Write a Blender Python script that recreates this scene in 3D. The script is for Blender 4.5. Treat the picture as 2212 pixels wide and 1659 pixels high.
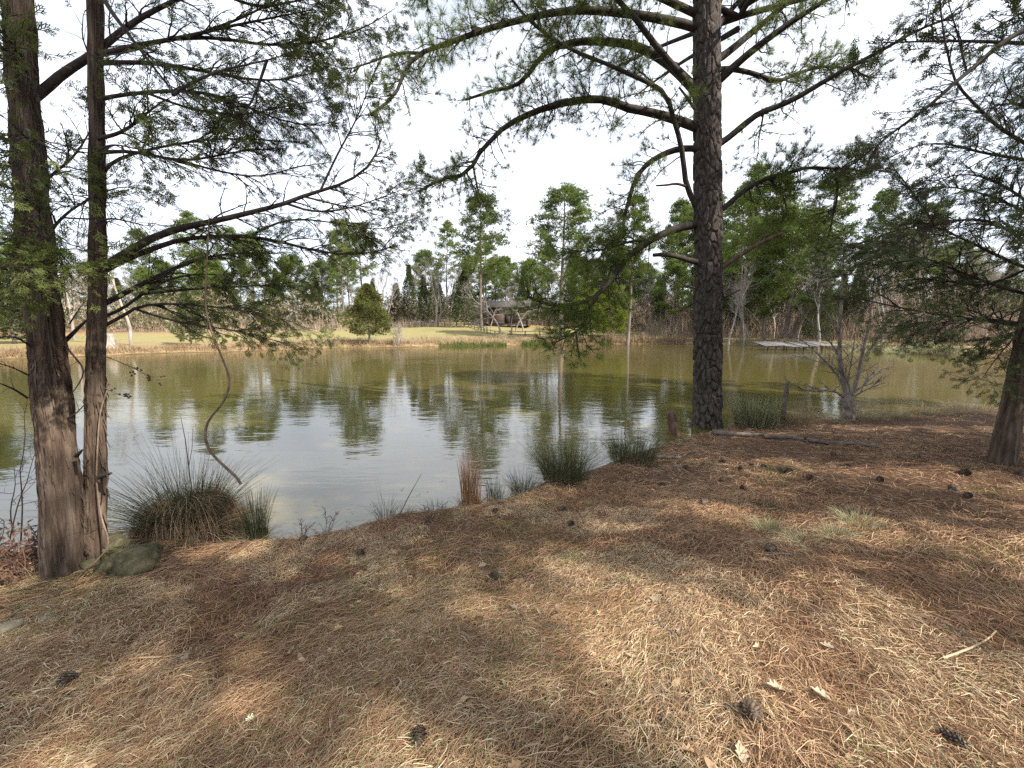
import bpy, math
import numpy as np
from mathutils import Vector

for o in list(bpy.data.objects):
    bpy.data.objects.remove(o)
SC = bpy.context.scene
COL = SC.collection

# ------------------------------------------------------------------ camera
PITCH = math.radians(7.9)
EYE = np.array([0.0, 0.0, 2.2])
cam_d = bpy.data.cameras.new('camera')
cam_d.sensor_width = 36.0
cam_d.lens = 13.6
cam_d.clip_start = 0.02
cam_d.clip_end = 3000
cam = bpy.data.objects.new('camera', cam_d)
COL.objects.link(cam)
cam.location = EYE
cam.rotation_euler = (math.pi / 2 - PITCH, 0, 0)
SC.camera = cam

# ------------------------------------------------------------------ sky and sun
SUN_DIR = np.array([0.74, -0.42, 0.80]); SUN_DIR /= np.linalg.norm(SUN_DIR)
world = bpy.data.worlds.new('World'); SC.world = world; world.use_nodes = True
wn = world.node_tree; wn.nodes.clear()
def wnode(t, **k):
    n = wn.nodes.new(t)
    for a, b in k.items():
        setattr(n, a, b)
    return n
sky = wnode('ShaderNodeTexSky', sky_type='NISHITA', sun_disc=False)
sky.sun_elevation = math.asin(SUN_DIR[2])
sky.sun_rotation = math.atan2(SUN_DIR[0], SUN_DIR[1])
sky.air_density = 1.0; sky.dust_density = 1.5; sky.ozone_density = 1.0
tc = wnode('ShaderNodeTexCoord')
mp = wnode('ShaderNodeMapping'); mp.inputs['Scale'].default_value = (1.0, 1.0, 2.2)
nz = wnode('ShaderNodeTexNoise'); nz.inputs['Scale'].default_value = 1.7; nz.inputs['Detail'].default_value = 7; nz.inputs['Roughness'].default_value = 0.55
rp = wnode('ShaderNodeValToRGB'); rp.color_ramp.elements[0].position = 0.36; rp.color_ramp.elements[1].position = 0.60
rp.color_ramp.elements[0].color = (0.30, 0.30, 0.30, 1); rp.color_ramp.elements[1].color = (1, 1, 1, 1)
mx = wnode('ShaderNodeMixRGB'); mx.inputs['Color2'].default_value = (10.6, 11.2, 12.4, 1)
bg = wnode('ShaderNodeBackground'); bg.inputs['Strength'].default_value = 0.068
wo = wnode('ShaderNodeOutputWorld')
L = wn.links.new
L(tc.outputs['Generated'], mp.inputs[0]); L(mp.outputs[0], nz.inputs['Vector']); L(nz.outputs[0], rp.inputs[0])
L(rp.outputs[0], mx.inputs['Fac']); L(sky.outputs[0], mx.inputs['Color1']); L(mx.outputs[0], bg.inputs[0]); L(bg.outputs[0], wo.inputs[0])

sun_d = bpy.data.lights.new('sun', 'SUN'); sun_d.energy = 5.0; sun_d.angle = math.radians(0.6); sun_d.color = (1.0, 0.93, 0.82)
sun = bpy.data.objects.new('sun', sun_d); COL.objects.link(sun)
sun.rotation_euler = Vector(SUN_DIR).to_track_quat('Z', 'Y').to_euler()
sun.location = (30, -20, 40)

vs = SC.view_settings
vs.view_transform = 'Standard'; vs.look = 'None'; vs.gamma = 1.0; vs.exposure = 1.25; vs.use_curve_mapping = False
try:
    SC.cycles.max_bounces = 6; SC.cycles.transparent_max_bounces = 6; SC.cycles.diffuse_bounces = 3
    SC.cycles.use_denoising = False; SC.cycles.denoiser = 'OPENIMAGEDENOISE'; SC.cycles.denoising_input_passes = 'RGB_ALBEDO_NORMAL'; SC.cycles.denoising_prefilter = 'ACCURATE'
except Exception:
    pass

# ------------------------------------------------------------------ measuring helpers (photo pixels, 2212 wide, to rays)
FPX = 2212 / 36.0 * 13.6
_f = np.array([0, math.cos(PITCH), -math.sin(PITCH)]); _u = np.array([0, math.sin(PITCH), math.cos(PITCH)]); _r = np.array([1.0, 0, 0])
def ray(px, py):
    return _f + (px - 1106) / FPX * _r + (829.5 - py) / FPX * _u
def at_z(px, py, z=0.0):
    r = ray(px, py); return EYE + r * ((z - EYE[2]) / r[2])
def at_y(px, py, Y):
    r = ray(px, py); return EYE + r * (Y / r[1])
def col_x(px, Y, z=1.5):
    """world x seen in column px at distance Y and height z"""
    dep = Y * math.cos(PITCH) - (z - EYE[2]) * math.sin(PITCH)
    return (px - 1106) / FPX * dep

RNG = np.random.default_rng(7)

# ------------------------------------------------------------------ numpy noise
def _hash(ix, iy, iz):
    n = (ix.astype(np.int64) * 374761393 + iy.astype(np.int64) * 668265263 + iz.astype(np.int64) * 2147483647 * 3) & 0x7fffffff
    n = ((n ^ (n >> 13)) * 1274126177) & 0x7fffffff
    n = n ^ (n >> 16)
    return (n & 0xffff) / 65535.0
def vnoise(x, y, z=None):
    x = np.asarray(x, float); y = np.asarray(y, float)
    z = np.zeros_like(x) if z is None else np.asarray(z, float)
    ix, iy, iz = np.floor(x), np.floor(y), np.floor(z)
    fx, fy, fz = x - ix, y - iy, z - iz
    fx = fx * fx * (3 - 2 * fx); fy = fy * fy * (3 - 2 * fy); fz = fz * fz * (3 - 2 * fz)
    r = 0
    for a in (0, 1):
        for b in (0, 1):
            for c in (0, 1):
                w = (fx if a else 1 - fx) * (fy if b else 1 - fy) * (fz if c else 1 - fz)
                r = r + w * _hash(ix + a, iy + b, iz + c)
    return r
def fbm(x, y, z=None, o=4):
    r = 0; a = 0.5; s = 1.0
    for i in range(o):
        r = r + a * (vnoise(x * s + 17.3 * i, y * s - 9.1 * i, None if z is None else z * s + 4.7 * i) - 0.5)
        a *= 0.5; s *= 2.03
    return r
def sm(t):
    t = np.clip(t, 0, 1); return t * t * (3 - 2 * t)
def nrm(v):
    return v / np.maximum(np.linalg.norm(v, axis=-1, keepdims=True), 1e-9)

# ------------------------------------------------------------------ mesh builders
def mesh_from(name, chunks, smooth=False):
    """chunks: list of (V (n,3), F (m,3|4))"""
    Vs, starts, idx, tot = [], [], [], 0
    lt = []
    for V, F in chunks:
        V = np.asarray(V, np.float32).reshape(-1, 3); F = np.asarray(F, np.int64)
        if len(F) == 0:
            continue
        Vs.append(V); idx.append((F + tot).ravel()); lt.append(np.full(len(F), F.shape[1])); tot += len(V)
    me = bpy.data.meshes.new(name)
    V = np.concatenate(Vs); idx = np.concatenate(idx); lt = np.concatenate(lt)
    st = np.concatenate([[0], np.cumsum(lt)[:-1]])
    me.vertices.add(len(V)); me.vertices.foreach_set('co', V.ravel())
    me.loops.add(len(idx)); me.loops.foreach_set('vertex_index', idx.astype(np.int32))
    me.polygons.add(len(lt)); me.polygons.foreach_set('loop_start', st.astype(np.int32)); me.polygons.foreach_set('loop_total', lt.astype(np.int32))
    if smooth:
        me.polygons.foreach_set('use_smooth', np.ones(len(lt), bool))
    me.update(calc_edges=True); me.validate()
    return me
def obj(name, me, mat, parent=None):
    o = bpy.data.objects.new(name, me); COL.objects.link(o)
    if me is not None and mat is not None and len(me.materials) == 0:
        me.materials.append(mat)
    if parent is not None:
        o.parent = parent
    return o
def tag(o, label=None, cat=None, group=None, kind=None):
    if label: o['label'] = label
    if cat: o['category'] = cat
    if group: o['group'] = group
    if kind: o['kind'] = kind
    return o
def empty(name, loc=(0, 0, 0), rz=0.0, s=1.0):
    o = bpy.data.objects.new(name, None); COL.objects.link(o)
    o.location = loc; o.rotation_euler = (0, 0, rz); o.scale = (s, s, s); o.empty_display_size = 0.2
    return o
def copy_tree(o, parent=None):
    c = o.copy(); COL.objects.link(c); c.parent = parent
    for ch in list(o.children):
        copy_tree(ch, c)
    return c

def tubes(P, R, sides=5, cap=True):
    """P (N,k,3) polylines, R (N,k) radii -> one chunk"""
    P = np.asarray(P, float); R = np.asarray(R, float)
    if P.ndim == 2:
        P = P[None]; R = R[None]
    N, k, _ = P.shape
    T = np.gradient(P, axis=1); T = nrm(T)
    main = nrm(P[:, -1] - P[:, 0])
    ref = np.where(np.abs(main[:, 2:3]) > 0.75, np.array([[1.0, 0.13, 0]]), np.array([[0, 0.1, 1.0]]))
    ref = np.repeat(ref[:, None], k, 1)
    A = nrm(np.cross(T, ref)); B = np.cross(T, A)
    th = np.arange(sides) / sides * 2 * math.pi
    V = P[:, :, None] + R[:, :, None, None] * (A[:, :, None] * np.cos(th)[None, None, :, None] + B[:, :, None] * np.sin(th)[None, None, :, None])
    base = np.arange(N)[:, None, None] * (k * sides) + np.arange(k - 1)[None, :, None] * sides
    j = np.arange(sides)[None, None, :]; j2 = (j + 1) % sides
    F = np.stack([base + j, base + j2, base + sides + j2, base + sides + j], -1).reshape(-1, 4)
    V = V.reshape(-1, 3)
    out = [(V, F)]
    if cap and N <= 60 and sides >= 4:
        for n in range(N):
            for e in (0, k - 1):
                ring = n * k * sides + e * sides + np.arange(sides)
                c = len(V)
                Vc = np.concatenate([V[ring], P[n, e][None]])
                out.append((Vc, np.array([[i, (i + 1) % sides, sides] for i in range(sides)])))
    return out
def ribbons(P, W, side=None, tip=0.15):
    """flat blades: P (N,k,3), W (N,) full width at base"""
    P = np.asarray(P, float); N, k, _ = P.shape
    if side is None:
        d = nrm(P[:, -1] - P[:, 0]); q = nrm(RNG.normal(size=(N, 3))); side = nrm(np.cross(d, q))
    prof = np.linspace(1, tip, k) ** 0.7
    off = side[:, None] * (W[:, None] * prof[None] * 0.5)[..., None]
    V = np.stack([P - off, P + off], 2)
    b = np.arange(N)[:, None] * (2 * k) + np.arange(k - 1)[None] * 2
    F = np.stack([b, b + 1, b + 3, b + 2], -1).reshape(-1, 4)
    return (V.reshape(-1, 3), F)
def box(c, s, rz=0.0, jit=0.0):
    v = np.array([[x, y, z] for x in (-.5, .5) for y in (-.5, .5) for z in (-.5, .5)]) * np.array(s)
    if jit:
        v = v + RNG.normal(0, jit, v.shape)
    ca, sa = math.cos(rz), math.sin(rz)
    v = v @ np.array([[ca, sa, 0], [-sa, ca, 0], [0, 0, 1]]) + np.array(c)
    f = np.array([[0, 1, 3, 2], [4, 6, 7, 5], [0, 4, 5, 1], [2, 3, 7, 6], [0, 2, 6, 4], [1, 5, 7, 3]])
    return (v, f)
def resample(pts, n, smooth=2):
    p = np.asarray(pts, float)
    for _ in range(smooth):
        q = [p[0]]
        for a, b in zip(p[:-1], p[1:]):
            q += [0.75 * a + 0.25 * b, 0.25 * a + 0.75 * b]
        q.append(p[-1]); p = np.array(q)
    s = np.concatenate([[0], np.cumsum(np.linalg.norm(np.diff(p, axis=0), axis=1))])
    t = np.linspace(0, s[-1], n)
    return np.stack([np.interp(t, s, p[:, i]) for i in range(p.shape[1])], -1)
def grow(P, R, n, t0, t1, length, ang, k=5, flat=1.0, curl=(0, 0, 0), wig=0.15, rr=0.012, taper=0.3, shrink=0.5, bias=None, rng=RNG):
    """child polylines along parents. returns P2, R2, parent index"""
    N, kk, _ = P.shape
    t = rng.uniform(t0, t1, (N, n))
    x = t * (kk - 1); i = np.minimum(x.astype(int), kk - 2); f = (x - i)[..., None]
    ar = np.arange(N)[:, None]
    p0 = P[ar, i] * (1 - f) + P[ar, i + 1] * f
    tan = nrm(P[ar, i + 1] - P[ar, i])
    r0 = R[ar, i] * (1 - f[..., 0]) + R[ar, i + 1] * f[..., 0]
    q = rng.normal(size=(N, n, 3))
    if bias is not None:
        q = q + np.asarray(bias)
    perp = nrm(q - (q * tan).sum(-1, keepdims=True) * tan)
    a = rng.normal(ang, 0.22, (N, n))[..., None]
    d = np.cos(a) * tan + np.sin(a) * perp
    d[..., 2] *= flat
    d = nrm(d).reshape(-1, 3)
    Lb = (length if np.ndim(length) == 0 else np.asarray(length)[:, None])
    LL = (Lb * rng.uniform(0.55, 1.15, (N, n)) * (1 - shrink * t)).reshape(-1)
    M = N * n
    Q = np.zeros((M, k, 3)); Q[:, 0] = p0.reshape(-1, 3)
    curl = np.asarray(curl, float)
    for s in range(1, k):
        d = nrm(d + curl / k + rng.normal(0, wig, (M, 3)))
        Q[:, s] = Q[:, s - 1] + d * (LL / (k - 1))[:, None]
    rb = np.minimum(rr * rng.uniform(0.7, 1.2, M), r0.reshape(-1) * 0.75)
    R2 = rb[:, None] * np.linspace(1, taper, k)[None]
    return Q, R2, np.repeat(np.arange(N), n)
def tufts(P, D, n, length, width, cone=0.9, curve=0.0, rng=RNG):
    """bundles of needles: P (T,3) positions, D (T,3) directions"""
    T = len(P)
    D = nrm(D)
    q = nrm(rng.normal(size=(T, n, 3)) * cone + D[:, None] * 1.0)
    Ln = length * rng.uniform(0.65, 1.1, (T, n))
    s = nrm(np.cross(q, rng.normal(size=(T, n, 3))))
    b = P[:, None] + q * (Ln * 0.06)[..., None]
    tip = b + q * Ln[..., None]
    w = width * 0.5
    V = np.stack([b - s * w, b + s * w, tip], 2).reshape(-1, 3)
    return (V, np.arange(len(V)).reshape(-1, 3))

# cedar spray template: x forward, flat with some depth
def _spray():
    q = []
    def shoot(p, d, l, w):
        p = np.array(p, float); d = np.array(d, float); d /= np.linalg.norm(d)
        s = np.cross(d, [0.2, 0.1, 1.0]); s /= np.linalg.norm(s)
        e = p + d * l
        q.append([p - s * w * .5, p + s * w * .5, e + s * w * .28, e - s * w * .28])
        return e
    shoot((0, 0, 0), (1, 0, 0.02), 1.0, 0.05)
    for i, t in enumerate((0.12, 0.25, 0.38, 0.5, 0.62, 0.74, 0.86)):
        sg = 1 if i % 2 else -1
        l = 0.55 * (1 - t) + 0.16
        d = np.array([0.75, 0.62 * sg, 0.25 * ((i % 3) - 1)])
        shoot((t, 0, 0), d, l, 0.06)
        if i < 5:
            dn = d / np.linalg.norm(d)
            shoot(np.array([t, 0, 0]) + dn * l * 0.45, (1, 0.05 * sg, 0.3 * (i % 2)), l * 0.5, 0.055)
            shoot(np.array([t, 0, 0]) + dn * l * 0.5, (0.25, 0.9 * sg, -0.2), l * 0.35, 0.055)
    return np.array(q)
SPRAY = _spray()
def sprays(P, D, size, wmul=1.0, rng=RNG):
    """P (T,3), D (T,3) -> cedar foliage quads"""
    T = len(P); D = nrm(D)
    up = nrm(np.array([0, 0, 1.0]) + rng.normal(0, 0.6, (T, 3)))
    B = nrm(np.cross(up, D)); C = np.cross(D, B)
    sz = size * rng.uniform(0.6, 1.25, T)
    S = SPRAY
    if wmul != 1.0:
        c = S.mean(1, keepdims=True)
        mid0 = (S[:, 0:1] + S[:, 1:2]) / 2; mid1 = (S[:, 2:3] + S[:, 3:4]) / 2
        S = np.concatenate([mid0 + (S[:, 0:2] - mid0) * wmul, mid1 + (S[:, 2:4] - mid1) * wmul], 1)
    S = S.reshape(-1, 3)
    V = P[:, None] + sz[:, None, None] * (S[None, :, 0:1] * D[:, None] + S[None, :, 1:2] * B[:, None] + S[None, :, 2:3] * C[:, None])
    V = V.reshape(-1, 3)
    return (V, np.arange(len(V)).reshape(-1, 4))

# ------------------------------------------------------------------ materials
def ramp_set(r, cols):
    n = len(cols)
    els = r.color_ramp.elements
    while len(els) < n:
        els.new(0.5)
    for i, c in enumerate(cols):
        els[i].position = i / max(1, n - 1); els[i].color = (c[0], c[1], c[2], 1)
def M(name, cols, scale=4.0, stretch=(1, 1, 1), isl=0.0, rough=0.85, bump=None, trans=0.0, objvar=0.0, detail=5, spec=0.25, contrast=1.0):
    """procedural material: a colour ramp driven by noise and/or a random value per piece"""
    m = bpy.data.materials.new(name); m.use_nodes = True
    nt = m.node_tree; nt.nodes.clear(); N = nt.nodes.new; L = nt.links.new
    out = N('ShaderNodeOutputMaterial')
    t = N('ShaderNodeTexCoord'); mpn = N('ShaderNodeMapping'); mpn.inputs['Scale'].default_value = stretch
    L(t.outputs['Object'], mpn.inputs[0])
    no = N('ShaderNodeTexNoise'); no.inputs['Scale'].default_value = scale; no.inputs['Detail'].default_value = detail; no.inputs['Roughness'].default_value = 0.6
    L(mpn.outputs[0], no.inputs['Vector'])
    st = N('ShaderNodeMapRange'); st.inputs['From Min'].default_value = 0.5 - 0.22 / contrast; st.inputs['From Max'].default_value = 0.5 + 0.22 / contrast
    L(no.outputs[0], st.inputs['Value'])
    fac = st.outputs[0]
    if isl > 0:
        g = N('ShaderNodeNewGeometry'); mi = N('ShaderNodeMix'); mi.inputs[0].default_value = isl
        L(st.outputs[0], mi.inputs[2]); L(g.outputs['Random Per Island'], mi.inputs[3]); fac = mi.outputs[0]
    r = N('ShaderNodeValToRGB'); ramp_set(r, cols); L(fac, r.inputs[0])
    col = r.outputs[0]
    if objvar > 0:
        oi = N('ShaderNodeObjectInfo'); hs = N('ShaderNodeHueSaturation'); mr = N('ShaderNodeMapRange')
        mr.inputs['To Min'].default_value = 1 - objvar; mr.inputs['To Max'].default_value = 1 + objvar
        L(oi.outputs['Random'], mr.inputs['Value']); L(mr.outputs[0], hs.inputs['Value']); L(col, hs.inputs['Color']); col = hs.outputs[0]
    b = N('ShaderNodeBsdfPrincipled'); b.inputs['Roughness'].default_value = rough
    if 'Specular IOR Level' in b.inputs: b.inputs['Specular IOR Level'].default_value = spec
    L(col, b.inputs['Base Color'])
    sh = b.outputs[0]
    if bump:
        n2 = N('ShaderNodeTexNoise'); n2.inputs['Scale'].default_value = bump[0]; n2.inputs['Detail'].default_value = 6
        L(mpn.outputs[0], n2.inputs['Vector'])
        bp = N('ShaderNodeBump'); bp.inputs['Strength'].default_value = bump[1]; bp.inputs['Distance'].default_value = bump[2] if len(bump) > 2 else 0.02
        L(n2.outputs[0], bp.inputs['Height']); L(bp.outputs[0], b.inputs['Normal'])
    if trans > 0:
        tr = N('ShaderNodeBsdfTranslucent'); L(col, tr.inputs['Color'])
        ms = N('ShaderNodeMixShader'); ms.inputs[0].default_value = trans
        L(sh, ms.inputs[1]); L(tr.outputs[0], ms.inputs[2]); sh = ms.outputs[0]
    L(sh, out.inputs[0])
    return m
MT = {}
MT['pine_bark'] = M('pine_bark', [(0.02475, 0.0187, 0.01485), (0.05225, 0.0418, 0.0341), (0.0935, 0.07975, 0.066)], 14, (1, 1, .55), isl=0, bump=(55, .9, .02), contrast=1.4)
MT['pine_limb'] = M('pine_limb', [(0.012, 0.009, 0.0072), (0.03, 0.0228, 0.018), (0.06, 0.048, 0.039)], 9, bump=(60, .6, .01))
MT['cedar_bark'] = M('cedar_bark', [(0.0306, 0.01972, 0.0136), (0.0748, 0.051, 0.03604), (0.136, 0.102, 0.07616)], 16, (1, 1, .10), bump=(80, .9, .015), contrast=1.4)
MT['cedar_limb'] = M('cedar_limb', [(0.0156, 0.0117, 0.0091), (0.03575, 0.02665, 0.02145), (0.065, 0.0507, 0.0403)], 16, bump=(60, .5, .008))
MT['pine_needle'] = M('pine_needle', [(.05, .075, .016), (.105, .14, .028), (.20, .235, .05)], 1.3, isl=.55, trans=.48, rough=.6)
MT['cedar_leaf'] = M('cedar_leaf', [(.045, .062, .02), (.09, .112, .03), (.18, .185, .05)], 1.6, isl=.5, trans=.38, rough=.7)
MT['cedar_leaf_b'] = M('cedar_leaf_b', [(.042, .06, .025), (.078, .10, .038), (.13, .145, .055)], 1.6, isl=.5, trans=.38, rough=.7)
MT['far_pine'] = M('far_pine', [(.05, .078, .02), (.11, .155, .036), (.21, .25, .06)], .45, isl=.5, trans=.36, objvar=.18)
MT['far_young'] = M('far_young', [(0.095, 0.1235, 0.019), (0.171, 0.209, 0.0285), (0.2565, 0.2945, 0.0475)], .45, isl=.5, trans=.35, objvar=.1)
MT['far_cedar'] = M('far_cedar', [(0.04375, 0.0575, 0.025), (0.08125, 0.1, 0.0375), (0.1438, 0.1562, 0.05625)], .5, isl=.5, trans=.2, objvar=.2)
MT['gold_cedar'] = M('gold_cedar', [(0.045, 0.054, 0.0162), (0.099, 0.108, 0.027), (0.171, 0.162, 0.045)], .8, isl=.5, trans=.2)
MT['far_bark'] = M('far_bark', [(.07, .055, .045), (.15, .12, .10), (.24, .20, .17)], 1.2, (1, 1, .4), objvar=.25)
MT['bare_bark'] = M('bare_bark', [(.12, .10, .085), (.23, .20, .175), (.35, .315, .285)], 1.5, (1, 1, .4), objvar=.25)
MT['small_bark'] = M('small_bark', [(0.084, 0.0665, 0.0525), (0.168, 0.14, 0.1155), (0.266, 0.231, 0.1995)], 12, (1, 1, .4), bump=(40, .6, .01))
MT['pale_bark'] = M('pale_bark', [(0.15, 0.1275, 0.1087), (0.255, 0.2288, 0.2025), (0.345, 0.315, 0.285)], 1.5, (1, 1, .4), objvar=.12)
MT['brush'] = M('brush', [(.12, .085, .06), (.25, .19, .135), (.38, .31, .235)], .3, isl=.6)
MT['litter'] = M('litter', [(0.108, 0.054, 0.03024), (0.2268, 0.1242, 0.0702), (0.3672, 0.2322, 0.1296), (0.5616, 0.432, 0.27)], .55, isl=.66, rough=.65, trans=.08, contrast=1.2)
MT['straw'] = M('straw', [(0.231, 0.1628, 0.08925), (0.441, 0.3465, 0.21), (0.651, 0.5565, 0.378)], .8, isl=.7, rough=.65, trans=.15)
MT['grass_green'] = M('grass_green', [(.09, .13, .035), (.16, .20, .055), (.30, .29, .11)], .8, isl=.6, trans=.3)
MT['grass_grey'] = M('grass_grey', [(.17, .19, .10), (.27, .27, .15), (.40, .36, .21)], .9, isl=.6, trans=.3)
MT['moss'] = M('moss', [(.10, .10, .012), (.19, .18, .025), (.30, .26, .04)], 3, isl=.6, trans=.15)
MT['rush_green'] = M('rush_green', [(.022, .028, .012), (.05, .058, .024), (.11, .105, .05)], 2, isl=.7, trans=.15)
MT['rush_dead'] = M('rush_dead', [(.11, .07, .04), (.22, .155, .09), (.38, .29, .18)], 2, isl=.7, trans=.15)
MT['bluestem'] = M('bluestem', [(.18, .085, .04), (.32, .17, .085), (.45, .28, .16)], 2, isl=.7, trans=.2)
MT['pale_grass'] = M('pale_grass', [(0.192, 0.152, 0.088), (0.288, 0.232, 0.144), (0.4, 0.336, 0.224)], 2, isl=.7, trans=.25)
MT['bramble'] = M('bramble', [(.05, .028, .022), (.10, .06, .045), (.17, .11, .08)], 3, isl=.6)
MT['bramble_leaf'] = M('bramble_leaf', [(.06, .03, .022), (.12, .06, .04), (.18, .10, .06)], 3, isl=.7, trans=.2)
MT['vine'] = M('vine', [(0.08, 0.0544, 0.036), (0.144, 0.104, 0.0704), (0.224, 0.168, 0.116)], 12, bump=(60, .5, .006))
MT['rock'] = M('rock', [(0.0375, 0.03225, 0.018), (0.075, 0.066, 0.03375), (0.1425, 0.1237, 0.0675)], 9, bump=(30, 1.0, .03), contrast=1.3)
MT['pale_rock'] = M('pale_rock', [(0.144, 0.12, 0.078), (0.216, 0.186, 0.126), (0.276, 0.24, 0.18)], 9, bump=(30, .7, .01))
MT['dead_wood'] = M('dead_wood', [(0.0525, 0.039, 0.03), (0.1125, 0.09, 0.07125), (0.195, 0.165, 0.135)], 10, (1, 1, 1), bump=(40, .6, .01))
MT['red_wood'] = M('red_wood', [(0.042, 0.0245, 0.0168), (0.084, 0.0504, 0.0336), (0.147, 0.098, 0.07)], 14, (1, 1, .25), bump=(50, .6, .01))
MT['grey_plank'] = M('grey_plank', [(0.06, 0.05775, 0.0555), (0.1125, 0.1087, 0.105), (0.1725, 0.165, 0.1613)], 3, (1, 1, 1), objvar=.2, bump=(20, .5, .01))
MT['fence_wood'] = M('fence_wood', [(0.091, 0.077, 0.063), (0.154, 0.133, 0.112), (0.224, 0.203, 0.182)], 2, objvar=.2)
MT['log_wood'] = M('log_wood', [(0.036, 0.0252, 0.0192), (0.072, 0.051, 0.039), (0.12, 0.09, 0.072)], 2, (.3, 1, 1), objvar=.3, bump=(10, .6, .03))
MT['tin_roof'] = M('tin_roof', [(0.18, 0.174, 0.174), (0.252, 0.246, 0.246), (0.312, 0.3, 0.294)], 1.5, rough=.5)
MT['shingle'] = M('shingle', [(.04, .034, .03), (.07, .06, .055), (.11, .10, .09)], 2, bump=(14, .6, .03))
MT['dark_wood'] = M('dark_wood', [(.02, .017, .015), (.035, .03, .026), (.05, .04, .035)], 3)
MT['cone'] = M('cone', [(0.03, 0.021, 0.015), (0.0825, 0.06, 0.0435), (0.225, 0.18, 0.135)], 30, isl=.6)
MT['leaf_tan'] = M('leaf_tan', [(.26, .15, .08), (.40, .27, .16), (.55, .42, .28)], 12, trans=.2, objvar=.3)
MT['leaf_pale'] = M('leaf_pale', [(0.238, 0.187, 0.1275), (0.323, 0.2635, 0.187), (0.408, 0.3485, 0.2635)], 12, trans=.2, objvar=.15)
MT['iris'] = M('iris', [(0.045, 0.075, 0.015), (0.075, 0.1125, 0.0225), (0.1275, 0.1575, 0.0375)], 1, isl=.6, trans=.3)
MT['shore_dry'] = M('shore_dry', [(0.12, 0.072, 0.04), (0.216, 0.144, 0.08), (0.32, 0.24, 0.144)], .6, isl=.6, trans=.2)
MT['pod'] = M('pod', [(.02, .013, .01), (.045, .03, .022), (.08, .055, .04)], 20)
MT['flower'] = M('flower', [(.62, .58, .42), (.72, .70, .55), (.80, .78, .66)], 20)

# ================================================================== SETTING
# ------------------------------------------------------------------ shoreline of the pond (plan)
NEAR = [(2700, 850), (2400, 862), (2212, 872), (2130, 884), (2000, 896), (1900, 903), (1830, 908), (1750, 912), (1650, 917), (1580, 925), (1530, 935), (1480, 945), (1430, 962), (1370, 985),
        (1300, 1006), (1240, 1028), (1180, 1045), (1100, 1072), (1050, 1088), (960, 1104), (880, 1112), (800, 1128), (740, 1146), (680, 1158), (600, 1166), (500, 1170), (400, 1166),
        (300, 1182), (200, 1190), (100, 1196), (0, 1192), (-150, 1178), (-400, 1130), (-900, 1060)]
FAR = [(-700, 790), (-300, 784), (0, 776), (150, 772), (300, 765), (420, 761), (500, 760), (620, 756), (700, 752.5), (850, 750), (1000, 748), (1150, 745.5), (1300, 743.5), (1480, 743),
       (1600, 745), (1700, 748), (1780, 752), (1850, 757), (1950, 764), (2070, 770), (2212, 774), (2450, 776), (2800, 774)]
SHORE = np.array([at_z(*p)[:2] for p in NEAR] + [at_z(*p)[:2] for p in FAR])
def shore_dist(x, y):
    """signed distance to the shoreline, positive on land"""
    x = np.asarray(x, float); y = np.asarray(y, float); shp = x.shape; x = x.ravel(); y = y.ravel()
    best = np.full(x.shape, 1e9); ins = np.zeros(x.shape, bool)
    n = len(SHORE)
    for i in range(n):
        a = SHORE[i]; b = SHORE[(i + 1) % n]; e = b - a; L2 = (e * e).sum()
        t = np.clip(((x - a[0]) * e[0] + (y - a[1]) * e[1]) / L2, 0, 1)
        best = np.minimum(best, (x - a[0] - t * e[0]) ** 2 + (y - a[1] - t * e[1]) ** 2)
        if a[1] != b[1]:
            c = ((a[1] > y) != (b[1] > y)) & (x < (b[0] - a[0]) * (y - a[1]) / (b[1] - a[1]) + a[0])
            ins ^= c
    d = np.sqrt(best); d[ins] *= -1
    return d.reshape(shp)
def height(x, y, with_d=False):
    d = shore_dist(x, y)
    d = d + 0.26 * fbm(np.asarray(x) * 1.7, np.asarray(y) * 1.7, o=3) + 0.14 * fbm(np.asarray(x) * 6.1, np.asarray(y) * 6.1, o=3)
    near = sm((27 - np.asarray(y)) / 8)
    zn = 0.10 * sm(d / 0.22) + 0.44 * sm(d / 4.4) + (0.12 * fbm(x * 1.1 + 3, y * 1.1, o=4) + 0.10 * fbm(x * 3.7, y * 3.7 + 8, o=3)) * sm(d / 0.5) + 0.02 * sm(d / 12)
    th = np.arctan2(x, np.maximum(y, 1.0))
    slope = np.interp(th, [-0.9, -0.55, -0.32, -0.12, 0.1, 0.35, 0.55, 0.9], [.028, .035, .055, .088, .080, .060, .036, .030])
    zf = 0.38 * sm(d / 0.9) + slope * np.minimum(np.maximum(d, 0), 58) + 0.5 * fbm(x * 0.05, y * 0.05, o=3) * sm(d / 10) + 0.02 * np.maximum(d - 58, 0)
    zl = near * zn + (1 - near) * zf
    z = np.where(d > 0, zl, np.maximum(d * 0.3, -1.2))
    return (z, d) if with_d else z
def axis(lo, flo, fhi, mlo, mhi, hi, fine, mid):
    a = list(np.arange(flo, fhi + 1e-6, fine)); s = fine; v = fhi
    while v < hi:
        s = min(s * 1.10, mid) if v < mhi else s * 1.18
        v += s; a.append(v)
    s = fine; v = flo; pre = []
    while v > lo:
        s = min(s * 1.10, mid) if v > mlo else s * 1.18
        v -= s; pre.append(v)
    return np.array(pre[::-1] + a)
GX = axis(-700, -5.5, 8.5, -75, 75, 700, 0.085, 1.1)
GY = axis(-80, 0.2, 10.0, -20, 115, 900, 0.085, 0.7)
XX, YY = np.meshgrid(GX, GY, indexing='ij')
ZZ, DD = height(XX, YY, True)
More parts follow.
